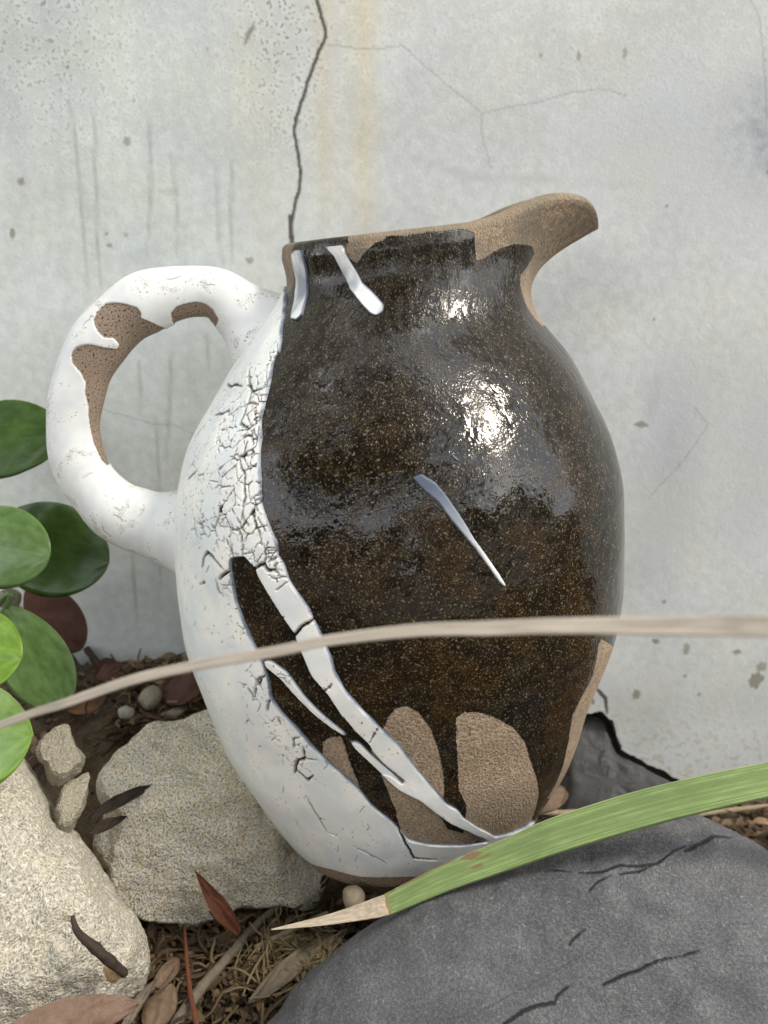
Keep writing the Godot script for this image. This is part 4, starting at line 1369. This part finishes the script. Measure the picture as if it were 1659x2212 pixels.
func build_blade() -> void:
	var w := 256
	var h := 1024
	var along := noise_bytes(h, w, 0.012, 111, 3)
	var across := noise_bytes(w, w, 0.22, 112, 1)
	var grain := noise_bytes(w, h, 0.3, 113, 2)
	var mask := blank(w, h)
	rng.seed = 6
	for s in [[0.12, 0.245, 0.11, 0.018], [0.30, 0.262, 0.04, 0.012], [0.50, 0.250, 0.07, 0.010], [0.03, 0.14, 0.04, 0.06], [0.04, 0.07, 0.05, 0.03], [0.02, 0.2, 0.03, 0.03]]:
		var xy := PackedVector2Array()
		for k in 16:
			var an2 := TAU * k / 16
			xy.append(Vector2((s[0] + cos(an2) * s[2] * rng.randf_range(0.6, 1.2)) * w, (s[1] + sin(an2) * s[3] * rng.randf_range(0.6, 1.2)) * h))
		fill_poly(mask, xy, 220)
	var brown := soften(mask, 1).get_data()
	var rgb := PackedByteArray()
	rgb.resize(w * h * 3)
	var high := PackedByteArray()
	high.resize(w * h)
	for y in h:
		var t := y / float(h)
		var tip := smoothstep(0.05, 0.0, t)
		for x in w:
			var i := y * w + x
			var vein: int = across[40 * w + x]
			var q := (along[x * h + y] - 128) * 0.10 + (vein - 128) * 0.11 + (grain[i] - 128) * 0.05
			var r := 128.0 + q
			var g := 148.0 + q
			var b := 88.0 + q * 0.8
			var line := clampf((44 - vein) / 12.0, 0.0, 1.0) * clampf((along[x * h + y] - 84) / 30.0, 0.0, 1.0) * 0.6
			r = lerpf(r, 62.0, line); g = lerpf(g, 84.0, line); b = lerpf(b, 42.0, line)
			var s := absf(x / 127.5 - 1.0)
			var rim := smoothstep(0.94, 1.0, s) * 0.6
			r = lerpf(r, 190.0, rim); g = lerpf(g, 196.0, rim); b = lerpf(b, 140.0, rim)
			var d := brown[i] / 255.0
			r = lerpf(r, 132.0, d); g = lerpf(g, 96.0, d); b = lerpf(b, 62.0, d)
			r = lerpf(r, 158.0, tip); g = lerpf(g, 124.0, tip); b = lerpf(b, 74.0, tip)
			rgb[3 * i] = clampi(int(r), 0, 255); rgb[3 * i + 1] = clampi(int(g), 0, 255); rgb[3 * i + 2] = clampi(int(b), 0, 255)
			high[i] = clampi(int(128.0 + (vein - 128) * 0.5 + (grain[i] - 128) * 0.08), 0, 255)
	var m := StandardMaterial3D.new()
	m.albedo_texture = tex(w, h, rgb)
	m.roughness = 0.5
	m.backlight_enabled = true
	m.backlight = Color(0.25, 0.25, 0.25)
	m.heightmap_enabled = true
	m.heightmap_texture = tex(w, h, high, Image.FORMAT_L8)
	m.heightmap_scale = 0.02
	var root := at(835, 1955, 0.196)
	var blade := thing("strap_leaf", "long green strap leaf with a dry grey tip lying across the slate", "leaf", root)
	var pts := PackedVector3Array()
	var half := []
	for p in [[834, 1956, 20, 0.196], [870, 1939, 22, 0.196], [964, 1896, 26, 0.197], [1099, 1845, 30, 0.199], [1204, 1804, 35, 0.202], [1372, 1752, 36, 0.206], [1510, 1717, 35, 0.210], [1659, 1685, 33, 0.213], [1850, 1650, 34, 0.214], [2150, 1620, 36, 0.20], [2600, 1640, 34, 0.16]]:
		var q := at(p[0], p[1], p[3])
		pts.append(q - root)
		half.append(p[2] * (EYE - q).length() / F)
	var face := (EYE - root).normalized() + Vector3(0, 0.25, 0)
	obj("blade", strap_mesh(pts, half, 0.0006, 0.10, 120, face), m, blade)
	pts = PackedVector3Array()
	half = []
	for p in [[586, 2008, 1.2, 0.205], [640, 1999, 5, 0.203], [700, 1989, 9, 0.201], [770, 1973, 15, 0.198], [812, 1962, 19, 0.197], [836, 1955, 20, 0.1962]]:
		var q := at(p[0], p[1], p[3])
		pts.append(q - root)
		half.append(p[2] * (EYE - q).length() / F)
	var dry := straw_material()
	dry.albedo_color = Color8(226, 220, 208)
	obj("dry_tip", strap_mesh(pts, half, 0.0006, 0.35, 50, face), dry, blade).set_meta("label", "withered grey tip")

# ---------------------------------------------------------------- litter
func twig(called: String, label: String, category: String, px: Array, r: Array, m: Material, lift := 0.003, flat := 1.0, group := "") -> void:
	var pts := PackedVector3Array()
	for k in px.size() / 2:
		pts.append(on_soil(px[2 * k], px[2 * k + 1], lift))
	single(called, tube_mesh(pts, r, 0.35, 10, 36, int(px[0]), flat), m, label, category, group)

func fallen(called: String, label: String, a: Array, b: Array, half: float, m: Material, lift: float, cup := 0.3, bend := 0.06, lance := 1.0, z := -1.0, facing := Vector3(0, 0.6, 0.8)) -> void:
	var p := on_soil(a[0], a[1], lift) if z < 0.0 else at(a[0], a[1], z)
	var q := on_soil(b[0], b[1], lift) if z < 0.0 else at(b[0], b[1], z)
	if a.size() > 2:
		p = at(a[0], a[1], a[2])
	if b.size() > 2:
		q = at(b[0], b[1], b[2])
	single(called, leaf_mesh(p, q, half, facing, cup, bend, lance, 0.0008, 0.0016), m, label, "dry leaf")

func build_litter() -> void:
	var brown := mottled(Color8(92, 74, 58), Color8(130, 110, 90), 0.7, 121)
	var grey := mottled(Color8(96, 86, 74), Color8(132, 120, 104), 0.8, 122)
	var rust := mottled(Color8(92, 54, 36), Color8(126, 78, 54), 0.6, 123)
	var straw := mottled(Color8(136, 120, 96), Color8(166, 150, 122), 0.75, 124)
	var black := mottled(Color8(44, 36, 30), Color8(70, 58, 48), 0.8, 125)
	var plum := mottled(Color8(66, 42, 34), Color8(92, 58, 44), 0.55, 126)
	fallen("dry_leaf", "rust red pointed dry leaf standing against the blocky granite stone", [518, 2020, 0.150], [420, 1878, 0.146], 0.0040, rust, 0.0, 0.35, 0.02)
	twig("twig", "thick grey brown twig running diagonally between the boulders", "twig", [360, 2250, 384, 2209, 427, 2144, 489, 2072, 532, 2022, 579, 1975, 612, 1948], [0.0026, 0.0024, 0.0021, 0.0019, 0.0017, 0.0012], grey, 0.008)
	twig("stalk", "thin red brown stalk upright beside the diagonal twig", "stalk", [398, 2000, 404, 2080, 410, 2140, 420, 2190, 428, 2230], [0.0006, 0.0009, 0.0010, 0.0010], rust, 0.012)
	fallen("dry_leaf", "narrow curled brown leaf beside the left boulder's lower flank", [327, 2147], [392, 2072], 0.0036, brown, 0.008, 0.9, 0.1)
	fallen("dry_leaf", "broad oval brown leaf at the bottom edge left of the twig", [318, 2225], [372, 2128], 0.0060, brown, 0.011, -0.35, 0.05, 0.25)
	fallen("dry_leaf", "reddish brown leaf lying in the bottom left corner on the boulder", [10, 2236, 0.235], [300, 2168, 0.222], 0.0068, mottled(Color8(98, 78, 64), Color8(132, 108, 90), 0.65, 127), 0.0, -0.3, 0.03, 0.5)
	fallen("dry_leaf", "long thin curled leaf at the bottom edge against the left boulder", [255, 2240], [345, 2110], 0.0022, grey, 0.013, 1.2, 0.08)
	fallen("dry_leaf", "long tan leaf pointing up along the slate boulder", [535, 2168], [718, 2012], 0.0042, grey, 0.010, 0.7, 0.05)
	fallen("dry_leaf", "pale tan leaf tucked nearest under the slate boulder's edge", [632, 2114], [756, 2002], 0.0030, straw, 0.008, 0.8, 0.05)
	fallen("dry_leaf", "short olive brown leaf lying just below the rust red leaf", [448, 2034], [516, 2034], 0.0026, grey, 0.006, -0.5, 0.03, 0.4)
	fallen("dry_leaf", "straw coloured leaf below the strap leaf's dry tip", [560, 2052], [680, 2022], 0.0032, straw, 0.008, 0.5, 0.05, 0.7)
	twig("twig", "pale straight stick with a white end under the strap leaf's tip", "twig", [552, 2050, 610, 2020, 660, 1994, 708, 1972], [0.0016, 0.0014, 0.0012, 0.0010], straw, 0.010)
	var on_rock := PackedVector3Array([at(156, 1978, 0.2095), at(168, 2014, 0.2125), at(206, 2048, 0.2140), at(240, 2078, 0.2130), at(270, 2104, 0.2105)])
	single("twig", tube_mesh(on_rock, [0.0006, 0.0012, 0.0018, 0.0018, 0.0014], 0.4, 10, 36, 5), black, "dark crooked twig lying on the left granite boulder", "twig")
	fallen("dry_leaf", "dark grey pointed leaf on top of the blocky granite stone", [190, 1768, 0.148], [341, 1692, 0.118], 0.0028, black, 0.0, 0.6, 0.04)
	fallen("dry_leaf", "darker short leaf just below the pointed one on the blocky granite stone", [190, 1803, 0.156], [276, 1763, 0.140], 0.0026, black, 0.0, 0.6, 0.04)
	fallen("dry_leaf", "dark red brown fallen leaf behind the green leaves by the wall", [62, 1262, 0.035], [176, 1404, 0.045], 0.0125, plum, 0.0, 0.12, 0.05, 0.1)
	fallen("dry_leaf", "round dark brown leaf at the foot of the wall above the dry stem", [204, 1462, 0.022], [262, 1440, 0.020], 0.0068, plum, 0.0, 0.3, 0.1, 0.1)
	fallen("dry_leaf", "orange brown leaf scrap under the dry stem at the left", [140, 1530], [222, 1512], 0.0062, mottled(Color8(110, 76, 52), Color8(136, 98, 70), 0.7, 128), 0.006, 0.25, 0.05, 0.2)
	fallen("dry_leaf", "purplish leaf between the dry stem and the pitcher's white side", [340, 1500, 0.05], [440, 1480, 0.055], 0.0085, plum, 0.0, 0.2, 0.05, 0.2)
	twig("twig", "black twig leaning down from the plant towards the wall foot", "twig", [-30, 1290, 40, 1318, 110, 1372, 170, 1440, 205, 1480], [0.0020, 0.0019, 0.0017, 0.0012], black, 0.006)
	twig("twig", "dark short twig against the wall left of the pitcher", "twig", [186, 1400, 215, 1440, 236, 1470], [0.0018, 0.0022, 0.0014], black, 0.004)
	single("twig", tube_mesh(PackedVector3Array([at(434, 1460, 0.03), at(438, 1440, 0.022), at(430, 1424, 0.012)]), [0.0012, 0.0012, 0.0008], 0.3, 8, 14), black, "tiny dark stub of twig against the wall beside the white slip", "twig")
	twig("twig", "brown stick behind the strap leaf right of the pitcher's foot", "twig", [1150, 1700, 1180, 1709, 1240, 1724, 1310, 1744, 1360, 1760], [0.0018, 0.0022, 0.0020, 0.0014], brown, 0.012)
	twig("twig", "paler thin stick beneath the brown one behind the strap leaf", "twig", [1140, 1752, 1200, 1756, 1260, 1752], [0.0016, 0.0016, 0.0012], straw, 0.010)
	fallen("dry_leaf", "brown leaf in the shade between the pitcher's foot and the dark stone", [1130, 1745, 0.10], [1225, 1708, 0.09], 0.0062, brown, 0.0, 0.3, 0.08, 0.3)
	twig("twig", "straight brown stick at the right edge above the slate", "twig", [1470, 1765, 1560, 1752, 1680, 1738], [0.0014, 0.0014, 0.0010], straw, 0.008)
	single("soil_clod", rock_mesh([226, 2085, 246, 2078, 262, 2096, 256, 2120, 238, 2122, 224, 2104], 0.2085, 0.003, 0.0012, 31, 0.7, [], 36, 50, 160.0), mottled(Color8(150, 122, 84), Color8(176, 148, 108), 0.9, 129), "ochre clod of dry soil on the left granite boulder below its twig", "clod")
	# what nobody could count: crumbs, leaf bits and fibres
	scatter("soil_crumbs", rock_crumb(), mottled(Color8(84, 68, 52), Color8(134, 114, 90), 0.95, 130, 0.01), 5000, 0.0010, 0.0034, 51)
	scatter("leaf_bits", leaf_mesh(Vector3(-0.5, 0, 0), Vector3(0.5, 0, 0), 0.26, Vector3.UP, 0.5, 0.12, 0.6, 0.05, 0.0, 0.0, 9, 7), mottled(Color8(100, 82, 64), Color8(158, 136, 108), 0.8, 131, 0.02), 4600, 0.003, 0.010, 52)
	scatter("dry_fibres", tube_mesh(PackedVector3Array([Vector3(-0.5, 0, 0), Vector3(-0.2, 0.06, 0.08), Vector3(0.15, 0.02, -0.05), Vector3(0.5, 0.08, 0.04)]), [0.02, 0.03, 0.03, 0.015], 0.1, 5, 9), mottled(Color8(98, 82, 60), Color8(140, 122, 94), 0.8, 132, 0.02), 2200, 0.008, 0.026, 53)

	tangle()

func tangle() -> void:
	# a matted clump of old roots and fibres: one soft thing
	rng.seed = 88
	var st := SurfaceTool.new()
	st.begin(Mesh.PRIMITIVE_TRIANGLES)
	var c := on_soil(640, 2092, 0.004)
	for k in 260:
		var p := c + Vector3(rng.randfn(0, 0.010), rng.randf_range(0.0, 0.007), rng.randfn(0, 0.008))
		var d := Vector3(rng.randfn(0, 1), rng.randfn(0, 0.4), rng.randfn(0.6, 1)).normalized() * rng.randf_range(0.004, 0.012)
		var s := Vector3(rng.randfn(), rng.randfn(), rng.randfn()) * 0.0022
		var r := rng.randf_range(0.00022, 0.0006)
		st.append_from(tube_mesh(PackedVector3Array([p - d, p + s, p + d + s * 0.5]), [r * 0.6, r, r * 0.5], 0.2, 5, 7), 0, Transform3D())
	single("root_tangle", st.commit(), mottled(Color8(110, 96, 68), Color8(156, 140, 106), 0.85, 133, 0.01), "matted olive brown clump of dry roots between the diagonal twig and the slate", "root clump").set_meta("kind", "stuff")

func rock_crumb() -> ArrayMesh:
	var n := FastNoiseLite.new()
	n.frequency = 1.3
	n.seed = 4
	var pos := PackedVector3Array()
	var uv := PackedVector2Array()
	for i in 8:
		for j in 11:
			var a := TAU * (j % 10) / 10.0
			var b := (i / 7.0 - 0.5) * PI
			var q := Vector3(cos(a) * cos(b), sin(b) * 0.8, sin(a) * cos(b))
			pos.append(q * (0.5 + 0.25 * n.get_noise_3dv(q)))
			uv.append(Vector2(j, i))
	return grid_mesh(pos, uv, 8, 11, Vector3.ZERO, PackedByteArray(), true)

func scatter(called: String, mesh: Mesh, m: Material, count: int, small: float, large: float, noise_seed: int) -> void:
	rng.seed = noise_seed
	var mm := MultiMesh.new()
	mm.transform_format = MultiMesh.TRANSFORM_3D
	mm.use_colors = true
	mm.mesh = mesh
	mm.instance_count = count
	for i in count:
		var x := rng.randf_range(-0.24, 0.24)
		var z := rng.randf_range(0.004, 0.25)
		if i % 2 == 0:
			x = rng.randf_range(-0.13, 0.02)
			z = rng.randf_range(0.004, 0.07) if i % 4 == 0 else rng.randf_range(0.13, 0.22)
		var s := rng.randf_range(small, large)
		var b := Basis.from_euler(Vector3(rng.randfn(0, 0.4), rng.randf_range(0, TAU), rng.randfn(0, 0.4))).scaled(Vector3.ONE * s)
		mm.set_instance_transform(i, Transform3D(b, Vector3(x, soil(x, z) + rng.randf_range(0.0, 0.007), z)))
		var g := rng.randf_range(0.3, 1.0) if rng.randf() < 0.8 else rng.randf_range(1.0, 1.7)
		mm.set_instance_color(i, Color(g, g * rng.randf_range(0.92, 1.0), g * rng.randf_range(0.84, 1.0)))
	m = m.duplicate()
	m.vertex_color_use_as_albedo = true
	var o := MultiMeshInstance3D.new()
	o.name = called
	o.multimesh = mm
	o.material_override = m
	add_child(o, true)
	o.set_meta("kind", "stuff")
	tag(o, {"soil_crumbs": "brown crumbs of soil between the stones", "leaf_bits": "broken bits of dry leaves over the soil", "dry_fibres": "dry plant fibres strewn between the stones"}[called], "litter")

func build_added_leaves() -> void:
	# unseen leaves added behind the camera to block sky and pattern the glaze reflections
	rng.seed = 77
	var mm := MultiMesh.new()
	mm.transform_format = MultiMesh.TRANSFORM_3D
	mm.mesh = leaf_mesh(Vector3(0, 0, 0), Vector3(0, 1, 0), 0.4, Vector3(0, 0, 1), 0.2, 0.1, 0.3, 0.01, 0.0, 0.0, 7, 5)
	mm.instance_count = 9800
	for i in 9800:
		var x := rng.randf_range(-7.0, 12.0)
		var top := 0.95 + 1.3 * smoothstep(2.5, 4.5, x) + 0.4 * sin(x * 1.3) + 0.25 * sin(x * 3.1 + 1.0)
		var p := Vector3(x, top * (1.0 - pow(rng.randf(), 1.6)), 3.6 + rng.randf_range(-0.35, 0.35))
		if i < 5000 and p.x < -3.0 and p.x > -5.6:
			p.y *= 0.35  # lowered here so a bright strip of sky mirrors in the belly
		if i >= 5000:
			# added overhead cloud of leaves that darkens the sky mirrored by the shoulder
			var d := Vector3(rng.randfn(), rng.randfn(), rng.randfn()).normalized() * pow(rng.randf(), 0.45)
			p = Vector3(-1.7 + d.x * 2.9, 2.8 + d.y * 0.8 + 0.2 * sin(d.x * 9.0), 1.9 + d.z * 2.2) if i % 3 else Vector3(-0.9 + d.x * 4.2, 2.5 + d.y * 1.3, 3.4 + d.z * 0.9)
		var b := Basis.from_euler(Vector3(rng.randf_range(-1, 1), rng.randf_range(0, TAU), rng.randf_range(-1, 1))).scaled(Vector3.ONE * rng.randf_range(0.12, 0.24))
		mm.set_instance_transform(i, Transform3D(b, p))
	var o := MultiMeshInstance3D.new()
	o.name = "added_foliage"
	o.multimesh = mm
	o.material_override = plain(62, 84, 44, 0.6)
	add_child(o, true)
	o.set_meta("kind", "stuff")
	tag(o, "unseen green leaves added behind the camera to shape the reflections in the glaze", "foliage")
